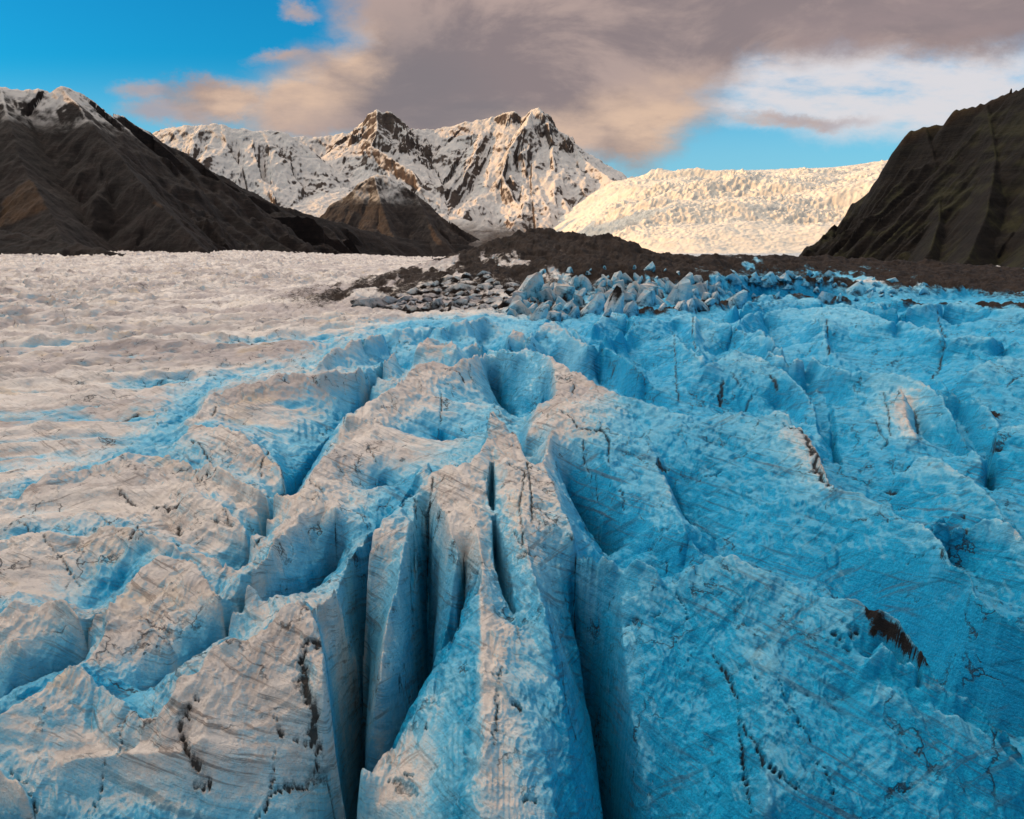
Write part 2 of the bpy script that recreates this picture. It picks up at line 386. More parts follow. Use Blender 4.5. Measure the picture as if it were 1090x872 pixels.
# pit left of the apex and long slot behind it
V([(468,448,-1,.6),(470,476,-5,.95),(472,493,-7,1),(485,493,-7,1)])
V([(519,374,-1,.5),(519,400,-6,.6),(519,430,-10,.8)])
R('H', [(519,369,1.2,.3),(530,371,1.4,.4),(544,376,1.6,.5),(552,380,1.2,.6),(559,371,2.2,.3),(570,376,2.2,.6),(578,377,2.5,.5),(586,378,3,.2)], 1.5)
V([(526,434,-9,.9),(540,449,-9,.95),(550,462,-9,.95)])
R('G', [(575,426,1.2,.35),(568,445,1,.2),(560,461,1.1,.1)], 0)
V([(579,415,-1,.7),(580,440,-5,.8),(579,462,-7,.85),(575,486,-8,.85),(567,492,-8,.85)])
# --- right ridge with the great pit
R('D', [(586,378,3,.15),(590,400,2.8,.1),(592,430,2.4,.1),(590,452,2.1,.1),(583,474,1.7,.12),(577,492,1.3,.12),(588,518,.8,.2),(599,546,.3,.3),(611,575,-.3,.4),(621,588,-.6,.4),(632,596,-.9,.5)])
R('D', [(586,378,3,.12),(600,390,2.9,.08),(622,402,2.8,.05),(650,419,2.6,.12),(665,426,2.5,.35),(690,432,2.5,.35),(703,435,2.3,.45),(723,441,2.3,.45),(745,442,2.3,.45),(775,440,2.3,.45),(805,441,2.6,.35),(828,437,2.9,.3),(837,440,2.8,.25),(850,456,2.4,.12),(862,474,2,.05),(876,495,1.7,.05),(892,519,1.3,.2),(913,523,1.6,.55),(949,535,1.5,.6),(960,551,1.3,.6),(982,561,1.1,.6),(1004,581,.9,.6),(1008,603,.6,.7),(1030,612,.6,.65),(1046,634,.4,.65),(1072,648,.3,.65),(1110,668,.1,.65)], 4)
V([(598,500,-2.5,.3),(608,530,-6,.7),(622,560,-8.5,.85),(640,588,-10,.9),(652,604,-10,.9)])
R('S', [(690,474,1.2,.3),(701,493,.3,.3),(712,515,-.6,.2),(722,548,-1.6,.35),(735,578,-2.8,.45),(747,596,-3.6,.5)])
V([(703,488,-1,.6),(711,506,-2.4,.7),(717,528,-4.6,.75),(729,560,-6.6,.85),(745,588,-8.5,.9),(756,598,-9,.9)])
R('D', [(640,470,1,.4),(652,510,-2,.6),(664,550,-5,.75),(672,585,-8,.85)])
# --- near right fins
R('U', [(618,596,-1.4,.7),(630,594,-.6,.75),(646,596,.1,.6),(662,612,-1.4,.85),(668,606,-.8,.8),(677,601,.2,.7),(690,602,.2,.65),(698,609,-.2,.6),(708,629,-1.6,.7),(715,626,-1.2,.6),(722,621,-.6,.7),(730,608,.2,.7),(749,600,.6,.6),(785,600,.8,.55),(811,610,.8,.5),(847,622,.7,.45),(890,638,.6,.4),(913,645,.5,.4),(925,655,.3,.5),(950,667,.1,.3),(965,684,-.3,.4),(990,717,-1,.5),(1010,741,-1.5,.5),(1030,751,-1.8,.5),(1060,775,-2.2,.5),(1100,806,-3,.5)], 6)
V([(613,597,-2,.6),(612,633,-5,.65),(617,674,-8,.65),(628,710,-10.5,.6),(632,745,-12.5,.6),(640,790,-14.5,.6),(647,840,-16,.6),(653,885,-17,.6),(658,940,-18,.6),(662,1020,-18,.6),(664,1120,-18,.6)])
R('U', [(660,640,-2.6,.8),(664,700,-5,.9),(672,760,-7.5,.95),(684,820,-10,.95),(694,880,-12.5,.9)])
R('U', [(800,640,-.6,.85),(808,690,-2.2,.9),(812,740,-3.6,.9),(815,800,-5.2,.95),(818,870,-6.8,.95)])
V([(740,680,-3.0,.9),(752,740,-5.0,.9),(760,800,-6.9,.9),(766,870,-8.6,.9)], False)
V([(700,950,-13,.95),(780,950,-11.5,.95),(860,950,-10,.95),(960,950,-9,.95),(1060,930,-8,.95),(1130,900,-7.4,.95)])
R('U2', [(926,705,-1.4,.6),(938,697,-1,.5),(955,711,-1.2,.5),(980,722,-1.6,.5),(1003,742,-2,.5)], .6)
V([(921,718,-3,.8),(932,714,-3.1,.8),(950,724,-3.1,.8),(965,740,-3.3,.8),(976,753,-3.3,.8)])
R('U3', [(926,750,-2.8,.7),(934,725,-2.0,.55),(953,735,-2.2,.55),(966,750,-2.5,.55),(975,758,-2.6,.55),(1000,759,-2.4,.55),(1027,769,-2.6,.55),(1045,784,-3,.55),(1100,824,-4,.55)], .5)
V([(905,700,-1.6,.9),(900,750,-3.2,.95),(890,800,-4.7,.95)], False)
# --- right field beyond
R('R3', [(752,393,1.4,.6),(766,384,1.8,.5),(780,378,2.2,.4),(793,375,2.3,.25),(806,378,2.1,.25),(814,386,1.8,.3),(826,392,1.4,.3),(842,402,1,.3),(858,418,.5,.5),(868,440,-.8,.6),(874,470,-2.5,.7)], 1.5)
V([(846,393,.2,.3),(850,401,-.2,.3),(862,411,-1,.4),(877,424,-2,.55),(884,445,-3,.7),(887,473,-4.2,.7),(892,505,-5.5,.8)])
R('R4', [(818,374,1.8,.2),(832,379,1.9,.1),(848,384,1.9,.1),(866,378,2.4,.25),(884,386,2.2,.3),(900,397,1.8,.5),(928,398,1.8,.5),(949,396,2.1,.4),(970,403,1.9,.4),(988,412,1.7,.25),(1003,428,1.2,.4),(1018,450,.6,.5),(1032,470,.1,.5),(1046,492,-1,.6)], 2)
V([(962,424,.4,.05,.1),(969,440,-1.2,.1,.3),(979,462,-2.8,.4,.3),(985,480,-4,.5,.2)])
R('R4', [(958,420,1,.1),(966,446,.2,.05),(973,468,-.6,.1)])
V([(1003,466,-2,.6),(1018,486,-3,.6),(1031,500,-3.5,.7)])
R('R5', [(958,502,.2,.6),(974,490,.6,.45),(986,484,.9,.4),(997,487,.9,.3),(1012,502,.8,.3),(1030,515,.7,.35),(1045,528,.6,.35),(1058,541,.4,.25),(1070,560,0,.25),(1095,586,-.5,.4)], 3)
R('R6', [(984,562,.2,.5),(996,556,.6,.4),(1020,556,.6,.3),(1032,561,.2,.4),(1042,556,.6,.4),(1058,556,.7,.35),(1077,566,.5,.15),(1100,580,.3,.3)], 1.2)
R('R7', [(990,409,.8,.4),(1010,418,1,.35),(1030,422,1.2,.3),(1045,430,1,.3),(1058,444,.7,.25),(1077,459,.5,.2)], .8)
R('R8', [(1054,484,-.3,.6),(1060,462,.5,.4),(1077,457,.7,.4),(1110,455,.8,.4)], 1)
V([(1050,486,-3,.6),(1051,510,-4.5,.7),(1053,530,-5,.7)])
R('R9', [(1058,485,.1,.7),(1075,482,.3,.7),(1110,481,.3,.7)], .5)
R('T2', [(1030,400,1.2,.5),(1042,392,1.7,.45),(1063,384,2,.4),(1090,381,2,.4),(1130,380,2,.4)], 1)
R('T1', [(783,347,2,.5),(790,338,2.4,.4),(811,332,2.6,.35),(840,329,2.8,.35),(868,328,2.8,.35),(897,329,2.7,.35),(916,332,2.6,.35),(929,338,2.3,.45),(938,338,2.4,.35),(947,347,2,.4),(960,343,2.4,.4),(978,346,2.4,.35),(996,354,2.1,.3),(1010,362,1.8,.35),(1022,360,2,.35),(1042,361,2,.35),(1069,361,2.1,.35),(1130,360,2.2,.35)], 2)
V([(944,350,.5,.8),(960,370,-.6,.85),(985,395,-1.6,.85)])
V([(1010,366,.2,.6),(1003,385,-1,.7),(998,402,-2,.7)])
R('T1', [(870,335,2.2,.7),(880,362,.4,.85),(890,382,-1.2,.85)])
R('T0', [(780,327,2.6,.5),(810,322,3,.45),(840,319,3.2,.4),(863,319,3.2,.4),(885,324,2.9,.4),(915,325,2.9,.35),(936,326,2.9,.3),(960,328,2.9,.3),(982,327,3.1,.3),(1005,323,3.3,.3),(1028,321,3.4,.4),(1046,324,3.3,.4),(1062,329,3,.4),(1070,328,3,.4),(1085,328,3,.4),(1130,330,3,.4)], 1.5)
R('W1', [(637,366,1.4,.6),(650,358,2.2,.7),(664,353,2.6,.7),(683,342,3,.6),(701,342,3,.5),(719,338,3.2,.5),(736,336,3.3,.35),(744,340,3.1,.2),(765,343,3,.3),(783,349,2.7,.35),(806,353,2.5,.35),(820,362,2.1,.2),(832,375,1.7,.15)], 1.5)
R('W1', [(740,340,3.1,.25),(738,358,2.1,.2),(742,372,1.3,.2),(749,386,.6,.25)])
V([(744,350,1.4,.4),(748,368,.6,.4),(754,385,-.3,.5)])
R('W2', [(719,355,2.4,.7),(725,366,1.6,.5),(738,379,1,.4),(749,388,.5,.3)], .7)
V([(676,372,-.2,1),(690,390,-1.2,1),(704,410,-2.6,.95)])
R('W3', [(598,344,2.6,.3),(610,352,2.3,.3),(618,358,2,.3),(626,366,1.8,.4),(640,367,1.7,.5),(652,370,1.5,.5),(663,377,1.1,.5),(680,393,.2,.6),(700,411,-1.2,.7)], 1)
R('W4', [(632,345,2.6,.4),(646,335,3,.3),(660,338,3,.35),(676,340,3,.4),(690,345,2.4,.5)], 1.2)
R('H2', [(540,362,2.2,.3),(548,353,2.8,.2),(557,354,2.6,.1),(560,366,2,.15)], 1)
R('H3', [(562,362,2.4,.5),(566,353,2.8,.4),(587,344,3.2,.4),(598,348,2.8,.4),(604,356,2.4,.3),(618,364,1.9,.2),(626,368,1.7,.2)], 1)
R('M2', [(420,352,1.6,.4),(435,348,1.9,.4),(449,346,2,.4),(470,350,1.6,.4),(500,345,2,.3),(520,340,2.2,.3)], .6)
R('M3', [(442,370,1.6,.2),(449,365,1.8,.2),(467,362,1.8,.2),(479,364,1.7,.2),(486,372,1.3,.3)], 1.2)
R('M4', [(500,366,1.5,.2),(506,362,1.8,.2),(514,366,1.6,.2)], 1)
R('M1', [(340,385,1.4,.2),(360,372,1.6,.2),(373,366,1.7,.2),(394,360,1.7,.2),(410,358,1.6,.3)], .8)
V([(480,376,-.5,.9),(492,370,-.5,.9),(505,374,-.6,.8)])
V([(412,375,-1.5,.8),(420,388,-2.5,.9),(428,400,-3,.9)])
V([(385,378,-.6,.7),(400,392,-1.6,.8),(415,402,-2.6,.9)])

# --- moraine: ice-cored ridge of dark debris across the valley; placed by distance
MOR = []
def md(pts):                                       # (x, y, distance, blue, dirt)
    out = []
    for x, y, d, b, k in pts:
        X, Y, Z = at_d(x, y, d); out.append((float(X), float(Y), float(Z), b, k))
    return out
MOR.append(('moraine', md([(362,322,345,.05,.8),(385,314,365,.05,.75),(440,292,420,.05,.7),(500,268,455,.1,.85),(530,258,470,.1,.9),(560,249,485,.1,1),(578,246,495,.1,1.1),(600,250,490,.1,1.1),(622,251,485,.1,1.1),(650,252,480,.1,1.1),(672,261,478,.1,1.1),(695,268,480,.1,1.1),(712,275,482,.1,1.1),(740,276,490,.1,1),(800,274,530,.1,.9),(850,276,560,.1,.9),(900,278,570,.1,1.1),(960,280,575,.1,1.2),(1030,284,580,.1,1.2),(1090,290,580,.1,1.2),(1200,296,580,.1,1.2),(1400,300,600,.1,1.2)])))
MOR.append(('moraine', md([(450,305,372,.1,.55),(520,292,385,.15,.7),(580,284,398,.2,.95),(640,282,402,.2,1.05),(690,290,405,.3,1.05),(740,294,420,.2,.95),(820,296,440,.2,.75),(900,300,450,.1,.8),(980,304,450,.1,.85),(1090,310,450,.1,1.2),(1250,318,450,.1,1.2)])))
MORF = md([(400,326,325,.15,.3),(450,331,322,.15,.25),(520,334,315,.3,.35),(590,337,312,.4,.85),(650,334,318,.4,.9),(700,330,328,.4,.9),(750,325,345,.35,.9),(800,320,362,.35,.6),(860,317,375,.3,.7),(920,322,368,.3,.75),(990,325,365,.3,.8),(1060,327,362,.3,1.1),(1130,329,360,.3,1.2),(1300,330,360,.3,1.2)])
MORB = md([(360,310,520,.0,.0),(440,286,700,.0,.2),(520,268,760,.1,.9),(600,262,780,.1,1),(700,276,800,.1,1),(800,279,820,.1,1),(900,280,840,.1,1),(1090,284,860,.1,1),(1400,290,860,.1,1)])

# --- cracks filled with dirt
for pts, w, s in [
    ([(328,690),(322,706),(325,733),(328,754),(336,770),(333,789),(338,805),(337,831)], .30, 1), ([(334,688),(341,692)], .3, 1),
    ([(293,768),(297,789),(317,797),(344,800),(352,810)], .16, .9), ([(293,813),(290,842),(285,861),(267,872)], .16, .9),
    ([(290,852),(317,844),(333,842)], .2, .9), ([(210,754),(194,784),(200,805),(218,832),(226,848)], .22, 1),
    ([(122,778),(130,794),(128,824)], .1, .7), ([(117,813),(106,848),(93,872)], .1, .8), ([(0,826),(16,834),(29,850),(40,872)], .12, .8),
    ([(200,835),(224,842)], .25, .9), ([(325,722),(318,745)], .5, .5), ([(322,840),(360,835)], .5, .6),
    ([(157,540),(165,548),(186,552),(203,538)], .3, 1), ([(157,540),(140,535),(125,526)], .2, .8), ([(192,570),(190,585)], .3, 1),
    ([(204,475),(215,485),(224,494)], .16, .9), ([(112,446),(130,446),(148,443)], .6, 1), ([(225,445),(231,435)], .3, .8),
    ([(276,498),(280,485),(288,483)], .2, .9), ([(276,498),(278,510)], .2, .8), ([(294,487),(302,505),(304,520)], .14, .8),
    ([(12,562),(40,572),(62,592),(85,622)], .14, .7), ([(95,548),(125,568),(150,580)], .12, .6), ([(210,512),(213,520),(222,512)], .14, .9),
    ([(138,580),(148,566)], .2, .9), ([(236,546),(247,561),(228,558)], .14, .8), ([(272,580),(278,575)], .3, .9), ([(286,528),(284,548)], .1, .8),
    ([(443,532),(442,552),(443,566)], .2, .8), ([(461,512),(457,550),(453,590)], .16, .9), ([(468,552),(468,556)], .3, 1),
    ([(470,420),(469,450)], .12, .8), ([(474,393),(488,398),(494,405)], .3, 1), ([(393,478),(400,495)], .12, .7), ([(365,456),(369,446)], .25, .7),
    ([(325,505),(334,520),(345,530)], .14, .7), ([(362,548),(366,553)], .14, .8), ([(359,556),(358,575)], .12, .9),
    ([(540,498),(558,505),(556,530),(553,545),(557,580)], .1, .8), ([(561,497),(565,520),(566,566)], .13, 1), ([(545,573),(560,585),(575,595)], .1, .7),
    ([(598,440),(615,457),(640,461),(648,468),(648,490)], .1, .9), ([(620,470),(623,490),(630,505)], .14, .9), ([(635,505),(636,530)], .14, .9), ([(650,512),(663,526),(664,545)], .18, .8),
    ([(608,408),(611,412),(607,418)], .16, .9), ([(655,440),(660,432)], .3, .6), ([(700,490),(706,500),(712,505)], .3, 1), ([(688,602),(712,594),(735,582)], .12, .8), ([(711,596),(710,610)], .18, .8),
    ([(771,470),(785,462)], .12, .6), ([(740,515),(758,508),(768,502)], .12, .8), ([(833,448),(842,458),(852,465),(862,482),(873,500),(890,518)], .35, 1),
    ([(655,668),(680,660),(705,655)], .12, .8), ([(648,650),(655,640)], .16, .7), ([(720,628),(730,645),(733,655)], .1, .8),
    ([(758,693),(768,712),(780,733),(785,752),(788,765)], .16, 1), ([(787,768),(788,795),(795,840),(798,872)], .15, 1), ([(786,770),(806,802),(818,820),(852,856)], .17, .9),
    ([(792,717),(806,728),(811,742)], .09, .8), ([(828,728),(840,755),(850,775),(862,795)], .13, .9), ([(864,815),(878,826),(884,850),(886,872)], .11, .9), ([(818,817),(866,817)], .09, .6),
    ([(858,738),(860,740)], .2, .9), ([(746,682),(728,710)], .08, .6), ([(765,818),(752,850),(742,872)], .09, .6), ([(696,812),(690,850)], .12, .6),
    ([(597,705),(603,760),(613,795)], .1, .9), ([(533,722),(529,755),(526,790),(527,808)], .13, .9), ([(513,728),(540,728)], .16, .6), ([(545,763),(553,763)], .4, .8), ([(554,866),(572,866)], .2, .7), ([(546,670),(553,690)], .08, .8),
    ([(455,778),(453,785)], .15, .7), ([(433,828),(440,833)], .2, .6), ([(418,836),(445,850)], .4, .5),
    ([(418,725),(446,735)], .15, .7), ([(494,594),(494,630),(489,655),(481,682)], .12, 1), ([(437,598),(437,650)], .1, .9),
    ([(613,592),(612,633),(617,674),(628,710)], .1, 1), ([(605,575),(614,578)], .2, .9),
    ([(738,338),(737,360),(742,372)], .3, .8), ([(718,358),(719,400),(722,425)], .25, .8), ([(675,385),(680,405),(697,423)], .2, .7), ([(644,380),(655,390),(650,402)], .4, .8),
    ([(770,405),(766,432)], .5, .9), ([(778,398),(788,412)], .4, .7), ([(800,425),(790,440)], .4, .6), ([(821,400),(828,418)], .5, .9),
    ([(880,338),(881,360),(883,380)], .4, .9), ([(876,364),(868,370)], .4, .6), ([(932,347),(930,352)], .4, .6), ([(1007,362),(1002,380),(1000,395),(991,405)], .4, .9), ([(930,398),(950,388),(972,378)], .3, .7),
    ([(997,335),(1003,352),(1008,358)], .4, .8), ([(983,328),(987,334)], .4, .8), ([(1074,357),(1090,350)], .4, .7), ([(1075,412),(1088,403)], .4, .8), ([(860,455),(856,465)], .2, .5),
    ([(939,420),(945,440),(948,465)], .16, .7), ([(928,450),(945,470),(938,480)], .2, .7), ([(898,487),(915,477),(935,462)], .2, .6), ([(944,516),(958,520)], .35, 1), ([(950,495),(952,510)], .15, .6),
    ([(1052,436),(1062,446)], 1.0, 1.1), ([(1058,472),(1062,478)], .5, .9), ([(1024,557),(1029,562)], .3, 1), ([(1000,590),(1006,600)], .25, .9), ([(1040,618),(1045,630)], .1, .7), ([(965,605),(995,590)], .1, .7), ([(930,625),(968,622)], .12, .5),
    ([(1062,520),(1040,545)], .15, .4), ([(970,440),(980,470)], .4, .8),
    ]: K(pts, w, s)
K([(923,654),(932,664),(936,680),(950,684),(962,690),(972,704),(986,716)], .36, 1.3)
K([(925,678),(936,686),(944,690)], .26, 1.2)
K([(956,672),(966,684),(978,700),(988,716)], .26, 1.1)
for q in ((887,679),(901,677),(893,687),(908,684),(891,694),(899,700),(905,682),(911,676),(897,669)): K([(q[0]-2,q[1]+1),(q[0]+2,q[1]-1)], .2, 1.1)

# ------------------------------------------------------------------ solve the smooth ice surface between those lines
TH0, TH1 = -0.86, 0.86
R0, R1 = 20.0, 950.0
PIT = 0.0021
NC = int((TH1 - TH0) / PIT) + 1
NR = int(math.log(R1 / R0) / PIT) + 1
Ns = 32
NC = (NC // Ns + 1) * Ns; NR = (NR // Ns + 1) * Ns
ths = TH0 + np.arange(NC) * PIT
lrs = math.log(R0) + np.arange(NR) * PIT

def base_height(x, y):
    """height of the open glacier where no crest or crevasse is given"""
    r = np.hypot(x, y); th = np.arctan2(x, y)
    z = 0.6 + 0.0 * r
    z = z - 40 * sstep(700, 2300, r) * np.exp(-((th + 0.10) / 0.15) ** 2) * 0.9
    z = z + 3.0 * sstep(900, 2400, r) * sstep(-.2, -.35, th)
    return z

cells = {}
acc = np.zeros((4, NR, NC)); wacc = np.zeros((NR, NC)); lab = np.zeros((NR, NC), np.int16)
keys = ['glacier', 'moraine']
def key_id(k):
    if k not in keys: keys.append(k)
    return keys.index(k)
def stamp(X, Y, H, B, D, kid, w=1.0):
    X, Y = np.asarray(X), np.asarray(Y)
    c = (np.arctan2(X, Y) - TH0) / PIT; r = (np.log(np.hypot(X, Y)) - lrs[0]) / PIT
    ci = np.round(c).astype(int); ri = np.round(r).astype(int)
    ok = (ci >= 0) & (ci < NC) & (ri >= 0) & (ri < NR)
    ci, ri = ci[ok], ri[ok]
    for k, vv in enumerate((H, B, D)):
        np.add.at(acc[k], (ri, ci), np.asarray(vv)[ok] * w)
    np.add.at(wacc, (ri, ci), w)
    if kid is not None: lab[ri, ci] = kid
def dens(pts, n=None, dim=5):
    P = np.array([tuple(p) + (0.0,) * (dim - len(p)) for p in pts], float)
    out = []
    for a, b in zip(P[:-1], P[1:]):
        m = n or max(2, int(np.hypot(b[0] - a[0], b[1] - a[1]) * 2.0))
        t = np.linspace(0, 1, m, endpoint=False)[:, None]
        out.append(a + (b - a) * t)
    out.append(P[-1:])
    return np.concatenate(out)
def wob(P, amp, seed):                      # lines break up a little, as ice does
    s = np.concatenate([[0], np.cumsum(np.hypot(np.diff(P[:, 0]), np.diff(P[:, 1])))])
    P[:, 2] += amp * fbm(s * 0.07, s * 0 + seed * 3.7, 4, seed)
    return P
for i, (k, pts, behind, off) in enumerate(RIDGES):
    P = wob(dens(pts), .38, i)
    P[:, 2] += 2.0 * sstep(470, 350, P[:, 1]) * (P[:, 2] > .4)
    X, Y = at_h(P[:, 0], P[:, 1], P[:, 2])
    stamp(X, Y, P[:, 2], P[:, 3], P[:, 4], key_id(k))
    if behind:
        Q = P[3:-3]
        h2 = Q[:, 2] - behind * (1 + 2.4 * sstep(480, 350, Q[:, 1]))
        X0_, Y0_ = at_h(Q[:, 0], Q[:, 1], Q[:, 2])
        X, Y = at_h(Q[:, 0] + off[0], Q[:, 1] + off[1], h2)
        for tq, hq in ((.18, .55), (.42, .95)):
            stamp(X0_ + (X - X0_) * tq, Y0_ + (Y - Y0_) * tq, Q[:, 2] - hq * (Q[:, 2] - h2), np.clip(Q[:, 3] + .45, 0, .95), Q[:, 4] * 0, None, .3)
        stamp(X, Y, h2, np.clip(Q[:, 3] + .45, 0, .95), Q[:, 4] * 0, None, .3)
for i, pts in enumerate(VALLEYS):
    P = wob(dens(pts), .5, 90 + i)
    P[:, 2] *= 1 + .9 * sstep(470, 360, P[:, 1]) * (P[:, 2] < 0)
    P[:, 3] = np.where(P[:, 2] < -4, np.maximum(P[:, 3], .92), P[:, 3])
    X, Y = at_h(P[:, 0], P[:, 1], P[:, 2])
    stamp(X, Y, P[:, 2], P[:, 3], P[:, 4], None, 2.0)
for k, pts in MOR:
    P = dens(pts, 220)
    bump = 1.3 * fbm(P[:, 0] * .03, P[:, 1] * .03, 5, 5)
    stamp(P[:, 0], P[:, 1], P[:, 2] + bump, P[:, 3], P[:, 4], 1)
for pts in (MORF, MORB):
    P = dens(pts, 220)
    stamp(P[:, 0], P[:, 1], P[:, 2], P[:, 3], P[:, 4], None)

TT, LL = np.meshgrid(ths, lrs)
RR = np.exp(LL)
SX, SY = RR * np.sin(TT), RR * np.cos(TT)
# default blueness: white crust on the left, blue ice on the right
BASE_B = 0.06 + 0.72 * sstep(0.02, 0.25, TT)
BASE_H = base_height(SX, SY)
BASES = [BASE_H, BASE_B, np.zeros_like(BASE_H)]
KS = [(PIT / 0.20) ** 2, (PIT / 0.075) ** 2, (PIT / 0.22) ** 2]

def down(a): return a.reshape(a.shape[0] // 2, 2, a.shape[1] // 2, 2).sum((1, 3))
levels = [(acc, wacc, BASES)]
for _ in range(5):
    A, W, Bs = levels[-1]
    levels.append((np.stack([down(A[k]) for k in range(4)]), down(W), [down(b) / 4 for b in Bs]))
sol = None
ITERS = [60, 90, 130, 200, 300, 500]
for lv in range(5, -1, -1):
    A, W, Bs = levels[lv]
    fix = W > 0
    Wi = 1 / np.maximum(W, 1e-9)
    vals = [np.where(fix, A[k] * Wi, 0).astype(np.float32) for k in range(3)]
    if sol is None: cur = [np.where(fix, v, b).astype(np.float32) for v, b in zip(vals, Bs)]
    else:
        cur = []
        for s, v in zip(sol, vals):
            u = np.repeat(np.repeat(s, 2, 0), 2, 1)
            cur.append(np.where(fix, v, u).astype(np.float32))
    for k in range(3):
        kk = np.float32(KS[k] * 4 ** lv); z = cur[k]; v = vals[k]; b = (Bs[k] * kk).astype(np.float32)
        inv = np.float32(1 / (4 + kk))
        for it in range(ITERS[lv]):
            p = np.pad(z, 1, mode='edge')
            n = (p[:-2, 1:-1] + p[2:, 1:-1] + p[1:-1, :-2] + p[1:-1, 2:] + b) * inv
            z = np.where(fix, v, n)
        cur[k] = z
    sol = cur
SH, SB, SD = sol

# which ice ridge each bit of the surface climbs to
flat = SH.astype(np.float64)
best = flat.copy(); par = np.arange(NR * NC).reshape(NR, NC)
idx = par.copy()
for dr in (-1, 0, 1):
    for dc in (-1, 0, 1):
        if dr or dc:
            s = np.roll(np.roll(flat, -dr, 0), -dc, 1); si = np.roll(np.roll(idx, -dr, 0), -dc, 1)
            if dr == -1: s[0] = -1e9
            if dr == 1: s[-1] = -1e9
            if dc == -1: s[:, 0] = -1e9
            if dc == 1: s[:, -1] = -1e9
            m = s > best
            best = np.where(m, s, best); par = np.where(m, si, par)
par = np.where(lab > 0, idx, par).ravel()
for _ in range(14): par = par[par]
LAB = lab.ravel()[par].reshape(NR, NC)
LAB = np.where((LAB == 1) & (SD < .08), 0, LAB)
for _ in range(2):                                   # tidy ragged borders
    for ax in (0, 1):
        a = np.roll(LAB, 1, ax); b = np.roll(LAB, -1, ax)
        LAB = np.where(a == b, a, LAB)

# ------------------------------------------------------------------ final fine grid
def blur(a, n):
    for _ in range(n):
        p = np.pad(a, 1, mode='edge'); a = (p[:-2, 1:-1] + p[2:, 1:-1] + p[1:-1, :-2] + p[1:-1, 2:] + 4 * a) / 8
    return a
SHs, SBs = blur(SH, 1), blur(SB, 2)
gth = np.arange(TH0, TH1, 0.00150)
lr = [math.log(R0)]
while lr[-1] < math.log(3400.0):
    r = math.exp(lr[-1])
    lr.append(lr[-1] + (0.0022 + 0.0018 * min(1, max(0, (r - 60) / 250)) + 0.0015 * min(1, max(0, (r - 500) / 800))))
glr = np.array(lr)
T2, L2 = np.meshgrid(gth, glr)
R2 = np.exp(L2)
X2, Y2 = R2 * np.sin(T2), R2 * np.cos(T2)
def samp(a, mode='lin'):
    c = np.clip((T2 - TH0) / PIT, 0, NC - 1.001); r = np.clip((L2 - lrs[0]) / PIT, 0, NR - 1.001)
    if mode == 'near': return a[np.round(r).astype(int), np.round(c).astype(int)]
    c0 = c.astype(int); r0 = r.astype(int); fc = (c - c0).astype(np.float32); fr = (r - r0).astype(np.float32)
    return (a[r0, c0] * (1 - fc) + a[r0, c0 + 1] * fc) * (1 - fr) + (a[r0 + 1, c0] * (1 - fc) + a[r0 + 1, c0 + 1] * fc) * fr
far = sstep(850, 940, R2)
H = samp(SHs); B = samp(SBs); D = samp(SD)
H = H * (1 - far) + base_height(X2, Y2) * far
B = B * (1 - far) + 0.12 * far
D = D * (1 - far)
LB = np.where(R2 > 900, 0, samp(LAB, 'near'))

# distance (in grid steps) to any surveyed line -> how open the ice is there
opn = np.where(wacc > 0, 0.0, 1.0).astype(np.float32)
o4 = opn.reshape(NR // 4, 4, NC // 4, 4).min((1, 3)); o4 = blur(o4, 60); opn = np.repeat(np.repeat(o4, 4, 0), 4, 1)
OPEN = np.maximum(sstep(.80, .97, samp(opn)), far)
OPEN *= sstep(0.05, -0.05, T2 - 0.04 * 0)            # only the left ice field rolls
OPEN *= 1 - .85 * sstep(.05, .3, D)
xw = X2 + 9 * fbm(X2 * .03, Y2 * .03, 3, 41); yw = Y2 + 9 * fbm(X2 * .03 + 9, Y2 * .03, 3, 42)
ca, sa = math.cos(0.42), math.sin(0.42)
ua, va = xw * ca + yw * sa, -xw * sa + yw * ca
wav = fbm(ua * .016, va * .055, 5, 50, .52, True)
wav2 = fbm(ua * .05 + 5, va * .14, 4, 57, .5, True)
wav = wav - wav.mean(); wav2 = wav2 - wav2.mean()
dist_amp = 0.55 + 1.9 * sstep(70, 500, R2) + 2.0 * sstep(500, 2200, R2)
H = H + OPEN * (wav * 3.4 * dist_amp + wav2 * 1.9 * dist_amp)
B = B + OPEN * (-0.40 * wav) * sstep(900, 150, R2)
hol = OPEN * sstep(70, 160, R2)
D = D + hol * .34 * sstep(-.06, -.28, wav) * sstep(-.2, .25, fbm(ua * .03, va * .2, 4, 63)) + hol * .30 * sstep(-.05, -.3, wav2) * sstep(-.05, .3, fbm(ua * .03 + 4, va * .2, 4, 64))
B = B + hol * .30 * sstep(-.05, -.3, wav) * sstep(600, 120, R2)
D = D + OPEN * 0.30 * sstep(.1, .5, fbm(ua * .02, va * .12, 4, 61)) * sstep(80, 200, R2)

# chunky relief of the ice itself
sc = 0.6 + 0.15 * sstep(50, 260, R2)
wx1 = X2 + 2.2 * fbm(X2 * .12, Y2 * .12, 4, 71); wy1 = Y2 + 2.2 * fbm(X2 * .12 + 4, Y2 * .12, 4, 72)
cb, sb = math.cos(.35), math.sin(.35)
p1, q1_ = wx1 * cb + wy1 * sb, -wx1 * sb + wy1 * cb
f1 = facet(p1 / 8.5, q1_ / 13.0, 31)
f2 = facet(p1 / 2.9, q1_ / 4.6, 32)
f3 = facet(wx1 / 1.05, wy1 / 1.6, 33)
r2 = fbm(wx1 * .55, wy1 * .30, 4, 77, .55, True)
r4 = fbm(wx1 * 1.5, wy1 * .9, 3, 79, .55, True)
r3 = fbm(X2 * 1.9, Y2 * 1.3, 4, 81)
mor = sstep(.25, .7, D)
left_w = sstep(.05, -.2, T2)
